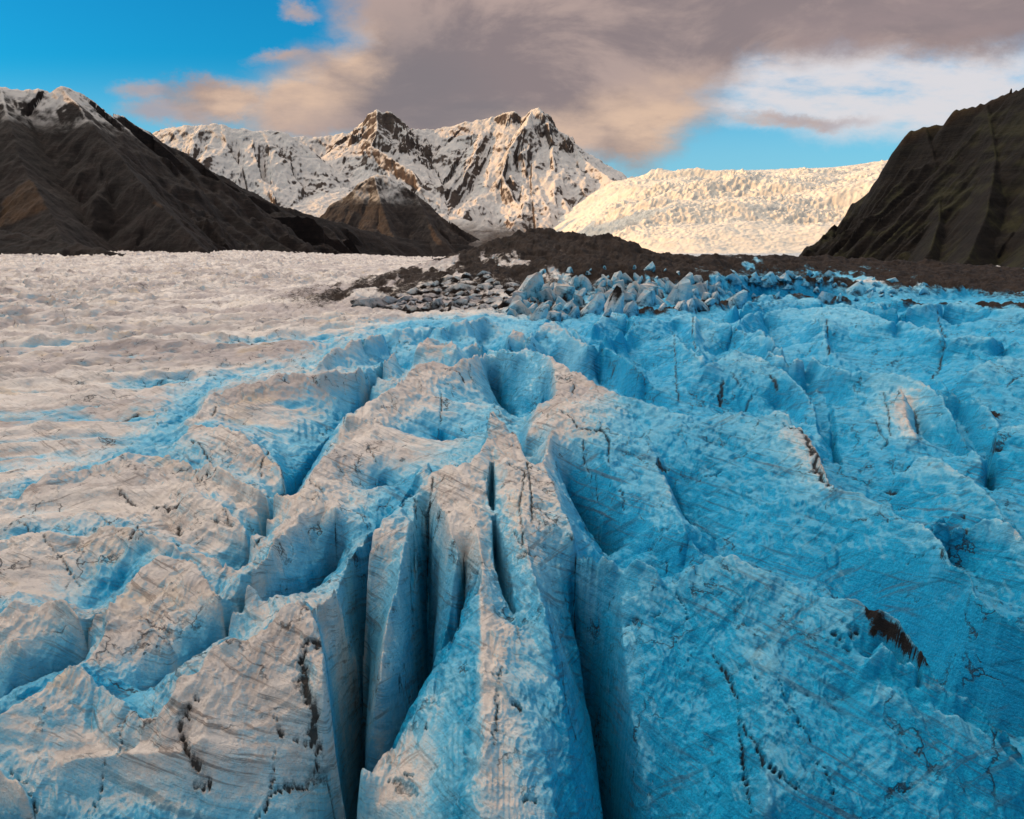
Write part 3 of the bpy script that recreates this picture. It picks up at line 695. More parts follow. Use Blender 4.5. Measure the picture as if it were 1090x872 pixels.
H = H + sc * (3.6 * f1 + (2.1 + .4 * left_w) * f2 + .85 * f3 + 0.85 * (r2 - .1) + .24 * (r4 - .1) + 0.10 * r3) * (1 - .80 * OPEN)
crease = sstep(-.05, -.32, f2) * .5 + sstep(-.02, -.3, f1) * .5
B = B + .18 * crease * sstep(.1, .4, B)
H = H + (R2 > 240) * mor * (2.6 * fbm(X2 * .045, Y2 * .045, 6, 85, .62, True) + 1.0 * f2 + .6 * r3)
D = D - (R2 > 240) * mor * .75 * sstep(.0, .35, fbm(X2 * .05 + 40, Y2 * .02, 5, 87, .6)) * sstep(1.15, .6, D)

# cut the dirt cracks
CK = np.zeros_like(H); DB = np.zeros_like(H)
Hc = samp(SH)
for i, (pts, w, s) in enumerate(CRACKS):
    P = dens([(p[0], p[1]) for p in pts], dim=2)
    # follow the surface: march along each line of sight
    dx, dy, dz = ray(P[:, 0], P[:, 1])
    t = np.linspace(22, 520, 1500)[:, None]
    rx, ry, rz = dx * t, dy * t, CAMZ + dz * t
    ci = np.clip(np.round((np.arctan2(rx, ry) - TH0) / PIT).astype(int), 0, NC - 1)
    ri = np.clip(np.round((np.log(np.hypot(rx, ry)) - lrs[0]) / PIT).astype(int), 0, NR - 1)
    hit = rz < SHs[ri, ci]
    j = np.argmax(hit, 0); q = np.arange(len(j)); ok = hit.any(0)
    wx, wy = rx[j, q][ok], ry[j, q][ok]; wz = rz[j, q][ok]
    if len(wx) < 2: continue
    jj = fbm(np.arange(len(wx)) * .25, np.full(len(wx), i * 1.7), 3, 7)
    wx = wx + jj * w * 2.2; wy = wy + fbm(np.arange(len(wx)) * .25, np.full(len(wx), i * 2.9), 3, 8) * w * 2
    keep = np.concatenate([[True], np.hypot(np.diff(wx), np.diff(wy)) < 4.0])
    mg = w * 4
    th = np.arctan2(wx, wy); rr = np.hypot(wx, wy)
    c0 = np.searchsorted(gth, th.min() - mg / rr.min()); c1 = np.searchsorted(gth, th.max() + mg / rr.min())
    q0 = np.searchsorted(glr, math.log(rr.min() - mg)); q1 = np.searchsorted(glr, math.log(rr.max() + mg))
    if c1 <= c0 or q1 <= q0: continue
    sx, sy = X2[q0:q1, c0:c1], Y2[q0:q1, c0:c1]; sz_ = Hc[q0:q1, c0:c1]
    d = np.full(sx.shape, 1e9); wmin = .0008 * rr.mean()
    for a in range(len(wx) - 1):
        if not keep[a + 1]: continue
        ax, ay, bx, by = wx[a], wy[a], wx[a + 1], wy[a + 1]
        L = (bx - ax) ** 2 + (by - ay) ** 2 + 1e-9
        tt = np.clip(((sx - ax) * (bx - ax) + (sy - ay) * (by - ay)) / L, 0, 1)
        ww = .50 * w * (0.35 + 0.65 * math.sin(math.pi * min(1, max(.08, a / max(1, len(wx) - 1)))))
        ww = max(ww, wmin)
        d = np.minimum(d, np.sqrt((sx - ax - tt * (bx - ax)) ** 2 + (sy - ay - tt * (by - ay)) ** 2 + .3 * (sz_ - wz[a] - tt * (wz[a + 1] - wz[a])) ** 2) / ww)
    d = d * (1 + .6 * fbm(sx * 2.2, sy * 2.2, 3, 9 + i))
    v = s * (1 - sstep(.5, 1.8, d)); v2 = s * .46 * (1 - sstep(1, 5.5, d))
    G_ = DB if (w > .25 and s > 1.05) else CK
    G_[q0:q1, c0:c1] = np.maximum(G_[q0:q1, c0:c1], np.maximum(v, v2 * .8))
def hit_line(pts):
    P = dens([(p[0], p[1]) for p in pts], dim=2)
    dx, dy, dz = ray(P[:, 0], P[:, 1])
    t = np.linspace(22, 520, 1500)[:, None]
    rx, ry, rz = dx * t, dy * t, CAMZ + dz * t
    ci = np.clip(np.round((np.arctan2(rx, ry) - TH0) / PIT).astype(int), 0, NC - 1)
    ri = np.clip(np.round((np.log(np.hypot(rx, ry)) - lrs[0]) / PIT).astype(int), 0, NR - 1)
    hit = rz < SHs[ri, ci]
    j = np.argmax(hit, 0); q = np.arange(len(j))
    return rx[j, q], ry[j, q]
for i, (pts, wd0, dp0) in enumerate(SLOTS):
    wx, wy = hit_line(pts)
    th = np.arctan2(wx, wy); rr = np.hypot(wx, wy); mg = 2.5
    c0 = np.searchsorted(gth, th.min() - mg / rr.min()); c1 = np.searchsorted(gth, th.max() + mg / rr.min())
    q0 = np.searchsorted(glr, math.log(rr.min() - mg)); q1 = np.searchsorted(glr, math.log(rr.max() + mg))
    sx, sy = X2[q0:q1, c0:c1], Y2[q0:q1, c0:c1]
    best_d = np.full(sx.shape, 1e9)
    for a in range(len(wx) - 1):
        ax, ay, bx, by = wx[a], wy[a], wx[a + 1], wy[a + 1]
        L = (bx - ax) ** 2 + (by - ay) ** 2 + 1e-9
        tt = np.clip(((sx - ax) * (bx - ax) + (sy - ay) * (by - ay)) / L, 0, 1)
        w_ = .25 + .75 * math.sin(math.pi * min(.97, max(.05, a / len(wx))))
        best_d = np.minimum(best_d, np.hypot(sx - ax - tt * (bx - ax), sy - ay - tt * (by - ay)) / w_)
    k_ = 1 - sstep(.55, 1.25, best_d / wd0 * (1 + .25 * fbm(sx * .8, sy * .8, 3, 60 + i)))
    H[q0:q1, c0:c1] -= dp0 * k_
    B[q0:q1, c0:c1] = np.maximum(B[q0:q1, c0:c1], k_ * .8)
# narrow slots at the bottom of the deep crevasses
for i, pts in enumerate(VALLEYS):
    P = wob(dens(pts), .5, 90 + i)
    P[:, 2] *= 1 + .9 * sstep(470, 360, P[:, 1]) * (P[:, 2] < 0)
    if P[:, 2].min() > -4 or i in NOSLOT: continue
    wx, wy = at_h(P[:, 0], P[:, 1], P[:, 2])
    wx = wx + .25 * fbm(np.arange(len(wx)) * .1, np.full(len(wx), i * 1.3), 3, 5)
    th = np.arctan2(wx, wy); rr = np.hypot(wx, wy); mg = 2.0
    c0 = np.searchsorted(gth, th.min() - mg / rr.min()); c1 = np.searchsorted(gth, th.max() + mg / rr.min())
    q0 = np.searchsorted(glr, math.log(max(R0 + 1, rr.min() - mg))); q1 = np.searchsorted(glr, math.log(rr.max() + mg))
    if c1 <= c0 or q1 <= q0: continue
    sx, sy = X2[q0:q1, c0:c1], Y2[q0:q1, c0:c1]
    best_d = np.full(sx.shape, 1e9); dep = np.zeros(sx.shape)
    for a in range(0, len(wx) - 3, 3):
        ax, ay, bx, by = wx[a], wy[a], wx[a + 3], wy[a + 3]
        L = (bx - ax) ** 2 + (by - ay) ** 2 + 1e-9
        tt = np.clip(((sx - ax) * (bx - ax) + (sy - ay) * (by - ay)) / L, 0, 1)
        d = np.hypot(sx - ax - tt * (bx - ax), sy - ay - tt * (by - ay))
        m = d < best_d
        best_d = np.where(m, d, best_d); dep = np.where(m, np.clip(-P[a, 2] - 3, 0, 6), dep)
    wd = .28 + .09 * dep
    H[q0:q1, c0:c1] -= 1.6 * dep * (1 - sstep(.25, 1.6, best_d / wd))
H = H - 0.38 * np.clip(CK, 0, 1) * (CK > .35)
D = np.maximum(D, DB * .95)
GR = np.clip(np.maximum(CK, DB), 0, 1)
B = np.clip(B, 0, 1)
B = 1 - (1 - B) ** (1 + 1.6 * sstep(.03, .2, T2))
B = B ** (1 + .55 * sstep(-.08, -.2, T2))
SCL = np.clip(R2 / 400, 0, 1)

GN = grid_normals(X2, Y2, H)
nr2, nc2 = H.shape
V2 = np.stack([X2, Y2, H], -1).reshape(-1, 3); N2_ = GN.reshape(-1, 3)
Bf, Df, Sf, Gf = B.ravel(), D.ravel(), SCL.ravel(), GR.ravel()
QF = grid_faces(nr2, nc2)
FL = LB[:-1, :-1].ravel()

def patch(name, sel, skirt):
    f = QF[sel]
    u, inv = np.unique(f, return_inverse=True)
    f = inv.reshape(-1, 4)
    co = V2[u]; no = N2_[u]; b = Bf[u]; d = Df[u]; s = Sf[u]; g = Gf[u]
    if skirt is not None:
        e = np.concatenate([f[:, [0, 1]], f[:, [1, 2]], f[:, [2, 3]], f[:, [3, 0]]])
        k = np.sort(e, 1); kk = k[:, 0].astype(np.int64) * len(u) + k[:, 1]
        _, fi, cn = np.unique(kk, return_index=True, return_counts=True)
        be = e[fi[cn == 1]]
        bv, binv = np.unique(be, return_inverse=True); binv = binv.reshape(-1, 2)
        low = co[bv].copy(); low[:, 2] = np.minimum(low[:, 2] - 2.0, skirt)
        n0 = len(co)
        f = np.concatenate([f, np.stack([be[:, 1], be[:, 0], n0 + binv[:, 0], n0 + binv[:, 1]], 1)])
        co = np.concatenate([co, low]); no = np.concatenate([no, no[bv]])
        b = np.concatenate([b, b[bv]]); d = np.concatenate([d, d[bv]]); s = np.concatenate([s, s[bv]]); g = np.concatenate([g, g[bv]])
    return make_mesh(name, co, f, {'blue': b, 'dirt': d, 'scale': s, 'grit': g}, ICE, no)

ICE_LABELS = {
 'M': 'broad white hump of ice with a cream left end beside the blue meltwater trough',
 'N2': 'low streaked ice hump with blue tip just behind the wide grey hump',
 'N': 'wide grey ice hump with many thin dirt lines, by the scalloped ridge',
 'O': 'low grey streaked ice slab sloping down to the blue trough at the left edge',
 'O2': 'brown soiled ice knob with cracked lumpy face beside the narrow blue channel',
 'BR': 'small rounded tan ice boulder stained brown, wedged at the far left blue trough',
 'BL': 'smooth pale ice bank at the left edge under the tan ice boulder',
 'P': 'pale beige ice block with cream stripes between the two blue troughs at left',
 'A': 'big smooth white ice ridge with a cream patch left of the dark vertical slot',
 'A2': 'white ice ridge with scalloped left edge dropping into the long blue trough',
 'Q': 'curved thin ice wall, white below and blue above, beside the deep dark crevasse',
 'Z': 'large near ice block at lower left with black branching cracks on a grey face',
 'Z2': 'small grey ice corner at the bottom left below a curved dark crack',
 'C': 'slim blue grey ice fin standing between two deep dark crevasses',
 'F': 'narrow pale ice fin with a grey blue left face above a brown crevice',
 'E': 'nearest sharp ice fin at bottom centre with white stripe between blue faces',
 'B': 'pointed central ice ridge, white with dirt lines and split by a narrow slot',
 'H': 'saw toothed blue ice wall behind the central white peak',
 'G': 'thin leaning ice wedge with a cream edge in front of the blue slot',
 'D': 'great ice ridge right of centre with white peak and deep blue bowl below',
 'S': 'white edged ice spur running down the wall on the right of the blue bowl',
 'U': 'largest near blue ice fin at lower right with snowy rim and black cracks',
 'U2': 'rounded blue ice lump under the black debris patch at lower right',
 'U3': 'lower blue ice step with pale rim below the black debris patch',
 'R3': 'rounded blue ice hump with black streaks behind the great right ridge',
 'R4': 'long blue ice ridge with a cream lit slot on the right side',
 'R5': 'smooth blue ice shoulder with pale rim in front of the cream lit slot',
 'R6': 'low blue ice rim with pink tip at the right edge',
 'R7': 'pale blue ice ridge with a dark soil patch near the right edge',
 'R8': 'blue ice block at the right edge beside a straight vertical crack',
 'R9': 'low flat blue ice ledge under the block at the right edge',
 'T2': 'gently rounded blue ice swell at the right edge in front of the long blue wall',
 'T1': 'long blue ice wall with vertical cracks across the right field',
 'T0': 'farthest blue ice crest at the foot of the dark debris slope',
 'W1': 'domed bright blue ice ridge with a pale rib right of centre',
 'W2': 'small blue ice rib leaning on the bright dome',
 'W3': 'blue ice crest with dark cracks just behind the white peak of the great ridge',
 'W4': 'pale ice block in front of the dirty ice spires',
 'H2': 'small white ice wedge with a blue left face behind the saw toothed wall',
 'H3': 'jagged pale blue ice crest behind the small white wedge',
 'M1': 'flat white ice swell with blue hollows at the edge of the left ice field',
 'M2': 'low pale ice swell below the dark striped flank of the debris mound',
 'M3': 'small white ice hump beside the blue notch behind the big white ridge',
 'M4': 'tiny white ice knob at the head of the dark vertical slot',
}
for i, k in enumerate(keys):
    sel = FL == i
    if not sel.any(): continue
    if i == 0: struct(patch('glacier', sel, None))
    elif i == 1: struct(patch('moraine', sel, -6.0))
    else:
        o = patch('ice_ridge', sel, -24.0)
        tag(o, ICE_LABELS[k], 'ice ridge', 'ice ridges between the crevasses')
def ground_z(x, y):
    c = int(np.clip(round((math.atan2(x, y) - TH0) / 0.0015), 0, nc2 - 1))
    r = int(np.clip(np.searchsorted(glr, math.log(math.hypot(x, y))), 0, nr2 - 1))
    return float(H[r, c])

# ================================================================== THE MOUNTAINS
import bmesh
def skel(pts):                        # (px, py, distance) -> world points
    return [tuple(float(v) for v in at_d(x, y, d)) for x, y, d in pts]

def heightfield(name, px0, px1, r0, r1, nth, nrr, lines, mat, floor, amp=0.0, nscale=0.01, seed=0, post=None, th=None):
    """lines: (world points, slope, curve, gully strength, gully wavelength)"""
    t0, t1 = th if th else (math.atan((px0 - CX) / (F * 0.98)), math.atan((px1 - CX) / (F * 0.98)))
    tt, ll = np.meshgrid(np.linspace(t0, t1, nth), np.linspace(math.log(r0), math.log(r1), nrr))
    r = np.exp(ll); x = r * np.sin(tt); y = r * np.cos(tt)
    wx = x + 0.35 / nscale * 0.25 * fbm(x * nscale, y * nscale, 4, seed + 1)
    wy = y + 0.35 / nscale * 0.25 * fbm(x * nscale + 7, y * nscale, 4, seed + 2)
    z = np.full(x.shape, -1e9); 
    for li, (pts, slope, curve, gs, gw) in enumerate(lines):
        acc_s = 0.0; zd = np.full(x.shape, -1e9); zs = zd.copy(); zdist = zd.copy(); ztop = zd.copy()
        for a, b in zip(pts[:-1], pts[1:]):
            dx, dy = b[0] - a[0], b[1] - a[1]; L = math.hypot(dx, dy) + 1e-6
            t = np.clip(((x - a[0]) * dx + (y - a[1]) * dy) / L ** 2, 0, 1)
            ex, ey = a[0] + t * dx, a[1] + t * dy
            d = np.hypot(x - ex, y - ey)
            side = np.sign((x - ex) * dy - (y - ey) * dx)
            zz = a[2] + t * (b[2] - a[2]) - slope * d
            m = zz > zd
            zd = np.where(m, zz, zd); zdist = np.where(m, d, zdist); ztop = np.where(m, a[2] + t * (b[2] - a[2]), ztop)
            zs = np.where(m, (acc_s + t * L) * side, zs)
            acc_s += L
        g = fbm(zs / gw + .35 * wx / gw, zdist / gw * .22 + .35 * wy / gw, 5, seed + 10 + li, .55, True)
        d2 = zdist * (1 + gs * 1.1 * (.75 - g) * sstep(0, gw * .5, zdist))
        hh = np.maximum(ztop - floor, 1)
        u = d2 * slope / hh
        zz = floor + hh * (1 - u - curve * u * (1 - np.clip(u, 0, 1.6)))
        z = np.maximum(z, zz)
    lift = np.clip((z - floor) / 60.0, 0, 1)
    z = z + lift * amp * (fbm(x * nscale, y * nscale, 6, seed + 3, .55, True) * .6 + .14 * fbm(x * nscale * 5, y * nscale * 5, 4, seed + 4, .6, True))
    if post is not None: z = post(x, y, z)
    z = np.maximum(z, floor - 25)
    # leave out what lies far under the valley floor
    F_ = grid_faces(nrr, nth)
    zf = z.ravel()
    keep = zf[F_].max(1) > floor - 20
    F_ = F_[keep]
    u, inv = np.unique(F_, return_inverse=True)
    co = np.stack([x, y, z], -1).reshape(-1, 3)[u]
    no = grid_normals(x, y, z).reshape(-1, 3)[u]
    o = make_mesh(name, co, inv.reshape(-1, 4), None, mat, no)
    return struct(o), (x, y, z)

MDARK = rock_material('dark_hillside', (0.012, 0.0075, 0.0065), (0.006, 0.0045, 0.0045), (0.020, 0.0125, 0.010), 385, 470, 0.006, slope=(0.64, 0.86), snow_amount=.85)
MSNOW = rock_material('snow_and_rock', (0.080, 0.058, 0.048), (0.045, 0.036, 0.034), (0.12, 0.090, 0.070), 20, 200, 0.0035, slope=(0.53, 0.70))
MKNOLL = rock_material('snow_dusted_rock', (0.030, 0.022, 0.019), (0.017, 0.014, 0.014), (0.045, 0.034, 0.028), 240, 420, 0.006, slope=(0.56, 0.86), snow_amount=.9)
MCLIFF = rock_material('mossy_cliff', (0.009, 0.0065, 0.005), (0.005, 0.004, 0.004), (0.016, 0.011, 0.007), 262, 300, 0.014, green=0.35, slope=(.75, .95), snow_amount=.5)
MICEF = icefall_material()

# left: dark hillside, snow on its crest
LEFT = skel([(-60,88,2550),(0,95,2700),(25,97,2740),(50,99,2770),(66,93,2800),(85,102,2830),(120,122,2900),(140,132,2950),(152,140,3000),(168,150,3050),(185,158,3100),(205,172,3180),(230,186,3300),(262,203,3450),(300,222,3600),(345,234,3750),(400,249,4000),(450,258,4300),(512,264,4600)])
spur1 = [LEFT[4]] + skel([(110,150,2450),(165,215,2100),(215,268,1850)])
spur2 = [LEFT[1]] + skel([(20,170,2200),(60,240,1750),(70,272,1500)])
spur3 = [LEFT[10]] + skel([(215,200,2900),(275,250,2700),(330,276,2500)])
spur4 = [LEFT[13]] + skel([(310,245,3250),(370,275,3000)])
spur5 = skel([(-160,215,1900),(-40,238,1700),(60,262,1560),(140,274,1480)])
heightfield('hillside', -330, 560, 1000, 5400, 620, 460,
    [(LEFT, .52, .25, .6, 300), (spur1, .78, .1, .45, 150), (spur2, .7, .1, .35, 200), (spur3, .62, .1, .35, 200), (spur4, .6, .1, .3, 200), (spur5, .42, .1, .3, 200), ([LEFT[0], (-2650, 2050, 860), (-3000, 1250, 820)], .8, .2, .3, 330)],  # last line: unseen rise left of the view, raised to shade the spurs
    MDARK, -60.0, 26, 0.006, 100)

# unseen ridge left of and behind the camera, added to shade glacier and cliff
xs_, ys_ = np.meshgrid(np.linspace(-4600, -300, 200), np.linspace(-4600, 1500, 260))
zz_ = np.interp(ys_, [-4600, -2600, -1200, 0, 600, 1000, 1500], [900, 1000, 1100, 1120, 1050, 800, 760])
xr_ = np.interp(ys_, [-4600, -2600, -1200, 0, 1200, 1500], [-1500, -1600, -1800, -2350, -2900, -2790])
dd_ = np.abs(xs_ - xr_)
zz_ = zz_ - .72 * dd_ * (1 - .3 * fbm(ys_ / 330, dd_ / 1400, 5, 7, .55, True)) + 25 * fbm(xs_ * .006, ys_ * .006, 5, 8, .55, True)
zz_ = np.maximum(zz_, -25)
F_ = grid_faces(260, 200)
struct(make_mesh('hillside', np.stack([xs_, ys_, zz_], -1).reshape(-1, 3), F_, None, MDARK, grid_normals(xs_, ys_, zz_).reshape(-1, 3)))

# snow-topped knoll in the middle distance
KN = skel([(338,236,4750),(352,222,4760),(366,210,4760),(384,195,4780),(398,187,4800),(412,189,4800),(425,196,4800),(442,207,4780),(458,220,4760),(475,233,4740),(492,246,4700),(512,258,4650)])
kn1 = [KN[4]] + skel([(405,215,4550),(415,245,4300),(430,272,4000)])
kn2 = [KN[7]] + skel([(455,235,4500),(470,258,4250)])
heightfield('knoll', 290, 560, 3600, 5400, 300, 240, [(KN, .75, .15, .45, 170), (kn1, .8, .1, .4, 130), (kn2, .8, .1, .4, 130)], MKNOLL, -60.0, 24, 0.008, 200)

# snowy mountain behind
S1 = skel([(120,150,6100),(150,146,6000),(172,140,5900),(197,137,5850),(230,135,5900),(262,140,5950),(285,142,6000),(302,144,6050),(318,152,6050),(330,166,6000),(336,180,5900)])
S2 = skel([(300,148,6600),(345,148,6700),(372,143,6700),(392,134,6650),(404,132,6600),(430,140,6700),(450,140,6850),(470,138,6900),(500,132,6900),(528,127,6900),(545,127,6850),(560,130,6800),(575,132,6750),(592,140,6700),(606,150,6650),(622,160,6650),(640,168,6650),(660,178,6650),(672,190,6600),(680,204,6500)])
TW1 = skel([(376,142,6700),(386,131,6640),(393,124,6600),(401,119,6580),(407,122,6580),(414,119,6590),(423,126,6620),(431,139,6680)])
TW2 = skel([(528,126,6880),(538,120,6850),(547,121,6820),(556,126,6800),(566,120,6760),(574,115,6740),(584,124,6710),(594,135,6690),(606,148,6650)])
sp1 = [TW1[3]] + skel([(402,140,6350),(395,158,6150),(418,172,6000),(440,186,5850),(448,200,5700)])
sp2 = [TW2[4]] + skel([(560,134,6500),(542,160,6250),(534,188,6000),(548,215,5700),(562,238,5300)])
sp3 = [S2[14]] + skel([(622,172,6350),(648,192,5950),(680,212,5400),(705,240,4700),(720,262,4200)])
sp4 = [S2[13]] + skel([(588,165,6300),(592,200,5850),(610,235,5300)])
sp5 = [S1[8]] + skel([(322,172,5900),(318,186,5800),(330,205,5600)])
sp6 = [S1[3]] + skel([(215,160,5700),(255,185,5500),(300,205,5300)])
NEVE = skel([(300,190,5900),(360,200,5700),(450,225,5300),(520,245,4900),(600,262,4500)])
heightfield('snowy_mountain', 60, 760, 4300, 8200, 760, 420,
    [(S1, .62, .1, .4, 260), (S2, .50, .45, .35, 300), (TW1, .95, .15, .9, 90), (TW2, .95, .15, .9, 100), (sp1, .8, .1, .6, 150), (sp2, .9, .1, .7, 150), (sp3, .62, .1, .4, 170), (sp4, .75, .1, .4, 150), (sp5, .8, .1, .4, 140), (sp6, .6, .1, .4, 160), (NEVE, .28, .1, .2, 300)],
    MSNOW, -20.0, 48, 0.0055, 300)

# icefall: a broken tongue of snow coming down between the mountain and the right wall
def icefall():
    tx0, tx1 = math.atan((470 - CX) / F), math.atan((1040 - CX) / F)
    tt, ll = np.meshgrid(np.linspace(tx0, tx1, 460), np.linspace(math.log(1500), math.log(8300), 460))
    r = np.exp(ll); x = r * np.sin(tt); y = r * np.cos(tt)
    pxs = CX + F * np.tan(tt) / .978
    top = np.interp(pxs, [600, 665, 700, 740, 760, 800, 840, 880, 905, 930, 960, 1040], [192, 189, 185, 183, 182, 181, 180, 178, 175, 171, 168, 160])
    _, _, zt = at_d(pxs, top, 7600.0)
    t = np.clip((y - 2000) / 5600, 0, 1.2)
    prof = t ** 1.02
    z = -14 + (zt + 14) * np.minimum(prof, 1) + 75 * sstep(.0, .09, t) * (1 - t) - np.maximum(t - 1, 0) * 300
    z = z - .010 * np.clip(752 - 66 * t - pxs, 0, 400) ** 2 * (y / 3000)
    # terraces of broken ice
    st = fbm(x * .0012, y * .0022, 4, 400)
    lift = sstep(-.02, .12, t) * (1 - sstep(.93, 1.0, t))
    z = z + lift * (1 - sstep(.6, .95, t)) * (150 * st)
    se = fbm(x * .016 + .6 * fbm(x * .003, y * .003, 3, 431), y * .036, 5, 410, .6, True) * (.55 + .9 * sstep(-.2, .4, fbm(x * .0016, y * .0016, 3, 440)))
    z = z + lift * (1 - .6 * sstep(.75, 1, t)) * (20 * se + 7 * fbm(x * .05, y * .06, 3, 420, .5, True))
    # rising wall of snow towards the right
    wl = np.clip((pxs - np.interp(t, [0, 1], [840, 965])) / 120.0, 0, 2)
    z = z + wl * 260 * t * (1 - .7 * t) + wl * 20
    return struct(make_mesh('icefall', np.stack([x, y, z], -1).reshape(-1, 3), grid_faces(460, 460), None, MICEF, grid_normals(x, y, z).reshape(-1, 3)))
icefall()

# right: dark cliff
RC = skel([(842,280,1560),(862,276,1540),(885,260,1500),(905,243,1470),(930,221,1440),(950,201,1420),(962,182,1405),(967,160,1400),(969,140,1395),(985,136,1380),(1008,132,1360),(1016,119,1345),(1030,116,1330),(1050,111,1310),(1062,104,1300),(1090,95,1270),(1140,78,1220),(1200,62,1150),(1330,30,1000)])
rs1 = [RC[9]] + skel([(1000,190,1270),(1000,235,1150),(990,268,1050)])
rs2 = [RC[13]] + skel([(1060,170,1180),(1050,230,1050),(1030,276,950)])
rs3 = [RC[15]] + skel([(1130,170,1080),(1120,240,950),(1090,284,860)])
def terraces(x, y, z):
    k = 26.0
    q = (z + 26 * fbm(x * .006, y * .006, 4, 530)) / k
    f = q - np.floor(q)
    st = (np.floor(q) + sstep(.25, .75, f)) * k
    return z + (st - q * k) * .14 * sstep(20, 80, z)
heightfield('cliff', 690, 1420, 720, 2100, 560, 420, [(RC[2:9], 1.7, .0, .2, 120), (RC[8:], 2.1, -.35, .3, 120), (rs1, 1.25, .0, .35, 90), (rs2, 1.0, .1, .35, 90), (rs3, .8, .1, .35, 90)], MCLIFF, -2.0, 7, 0.016, 500, terraces)

# slim rock stack standing on the skyline of the cliff
def rock_stack():
    x, y, z = (float(v) for v in at_d(1075, 103, 1285))
    n, k = 12, 9; co = []
    rr = random.Random(4)
    for j in range(k):
        f = j / (k - 1)
        w = (3.4, 3.0, 2.2, 2.5, 1.9, 2.0, 1.5, 1.2, .4)[j]
        for i in range(n):
            a = 2 * math.pi * i / n
            q = w * (.85 + .3 * rr.random())
            co.append((math.cos(a) * q + .6 * f, math.sin(a) * q, -5 + 17 * f + .4 * rr.random()))
    F4 = [[j * n + i, j * n + (i + 1) % n, (j + 1) * n + (i + 1) % n, (j + 1) * n + i] for j in range(k - 1) for i in range(n)]
    o = make_mesh('rock_stack', np.array(co), np.array(F4), None, MCLIFF, None, False)
    o.location = (x, y, z)
    tag(o, 'slim dark rock stack standing on the skyline of the right cliff', 'rock')
rock_stack()


# ================================================================== ICE BLOCKS ON THE MORAINE
import bmesh
from mathutils import Vector, noise as mnoise
def block_mesh(name, seed, sx, sy, sz, lean, taper, blue, dirt, cap):
    rr = random.Random(seed)
    bm = bmesh.new()
    vs = []
    for lev, (zf, wf) in enumerate(((-.35, 1.1), (.0, 1.0), (.45, .5 + .5 * taper), (.8, taper * .9 + .12), (1.0, taper * .45))):
        n = (5, 5, 4, 3, 2)[lev]
        a0 = rr.random() * 6.28
        for i in range(n):
            a = a0 + 6.283 * i / n + rr.uniform(-.35, .35)
            q = wf * rr.uniform(.55, 1.15)
            vs.append(bm.verts.new((math.cos(a) * q * sx * .5 + lean[0] * zf * sz, math.sin(a) * q * sy * .5 + lean[1] * zf * sz, zf * sz * rr.uniform(.75, 1.1) if zf > 0 else zf * sz)))
    res = bmesh.ops.convex_hull(bm, input=vs)
    bmesh.ops.delete(bm, geom=[v for v in bm.verts if not v.link_faces], context='VERTS')
    bmesh.ops.triangulate(bm, faces=bm.faces[:])
    bmesh.ops.bevel(bm, geom=bm.edges[:], offset=.05 * (sx * sy * sz) ** (1 / 3), segments=1, affect='EDGES', clamp_overlap=True) if False else None
    for _ in range(1): bmesh.ops.subdivide_edges(bm, edges=bm.edges[:], cuts=1, use_grid_fill=True)
    bm.normal_update()
    s = (sx * sy * sz) ** (1 / 3)
    mv = []
    for v in bm.verts:
        p = v.co / s
        d = .05 * (1 - 2 * abs(mnoise.noise(p * 2.6 + Vector((seed, 3, 1))))) + .07 * mnoise.noise(p * 7 + Vector((seed, 9, 4))) - .05
        mv.append(v.co + v.normal * d * s * .55)
    for v, c in zip(bm.verts, mv): v.co = c
    me = bpy.data.meshes.new(name); bm.to_mesh(me); bm.free()
    n = len(me.vertices)
    co = np.empty(n * 3, np.float32); me.vertices.foreach_get('co', co); co = co.reshape(-1, 3)
    zr = np.clip(co[:, 2] / sz, 0, 1)
    nn = fbm(co[:, 0] / s * 2 + seed, co[:, 2] / s * 2 + co[:, 1] / s, 4, seed)
    bl = np.clip(blue[0] * (1 - zr) + blue[1] * zr + .45 * nn + blue[2] * np.clip(co[:, 0] / sx, -.5, .5), 0, 1)
    di = np.clip(dirt * (.85 - .6 * zr) + .75 * dirt * nn, 0, .85)
    if cap: di = np.maximum(di, sstep(.58, .8, zr + .25 * nn) * .9)
    for an, av in (('blue', bl), ('dirt', di), ('scale', np.full(n, .6))):
        a = me.attributes.new(an, 'FLOAT', 'POINT'); a.data.foreach_set('value', np.ascontiguousarray(av, np.float32))
    me.polygons.foreach_set('use_smooth', np.zeros(len(me.polygons), bool))
    me.materials.append(ICE)
    return me

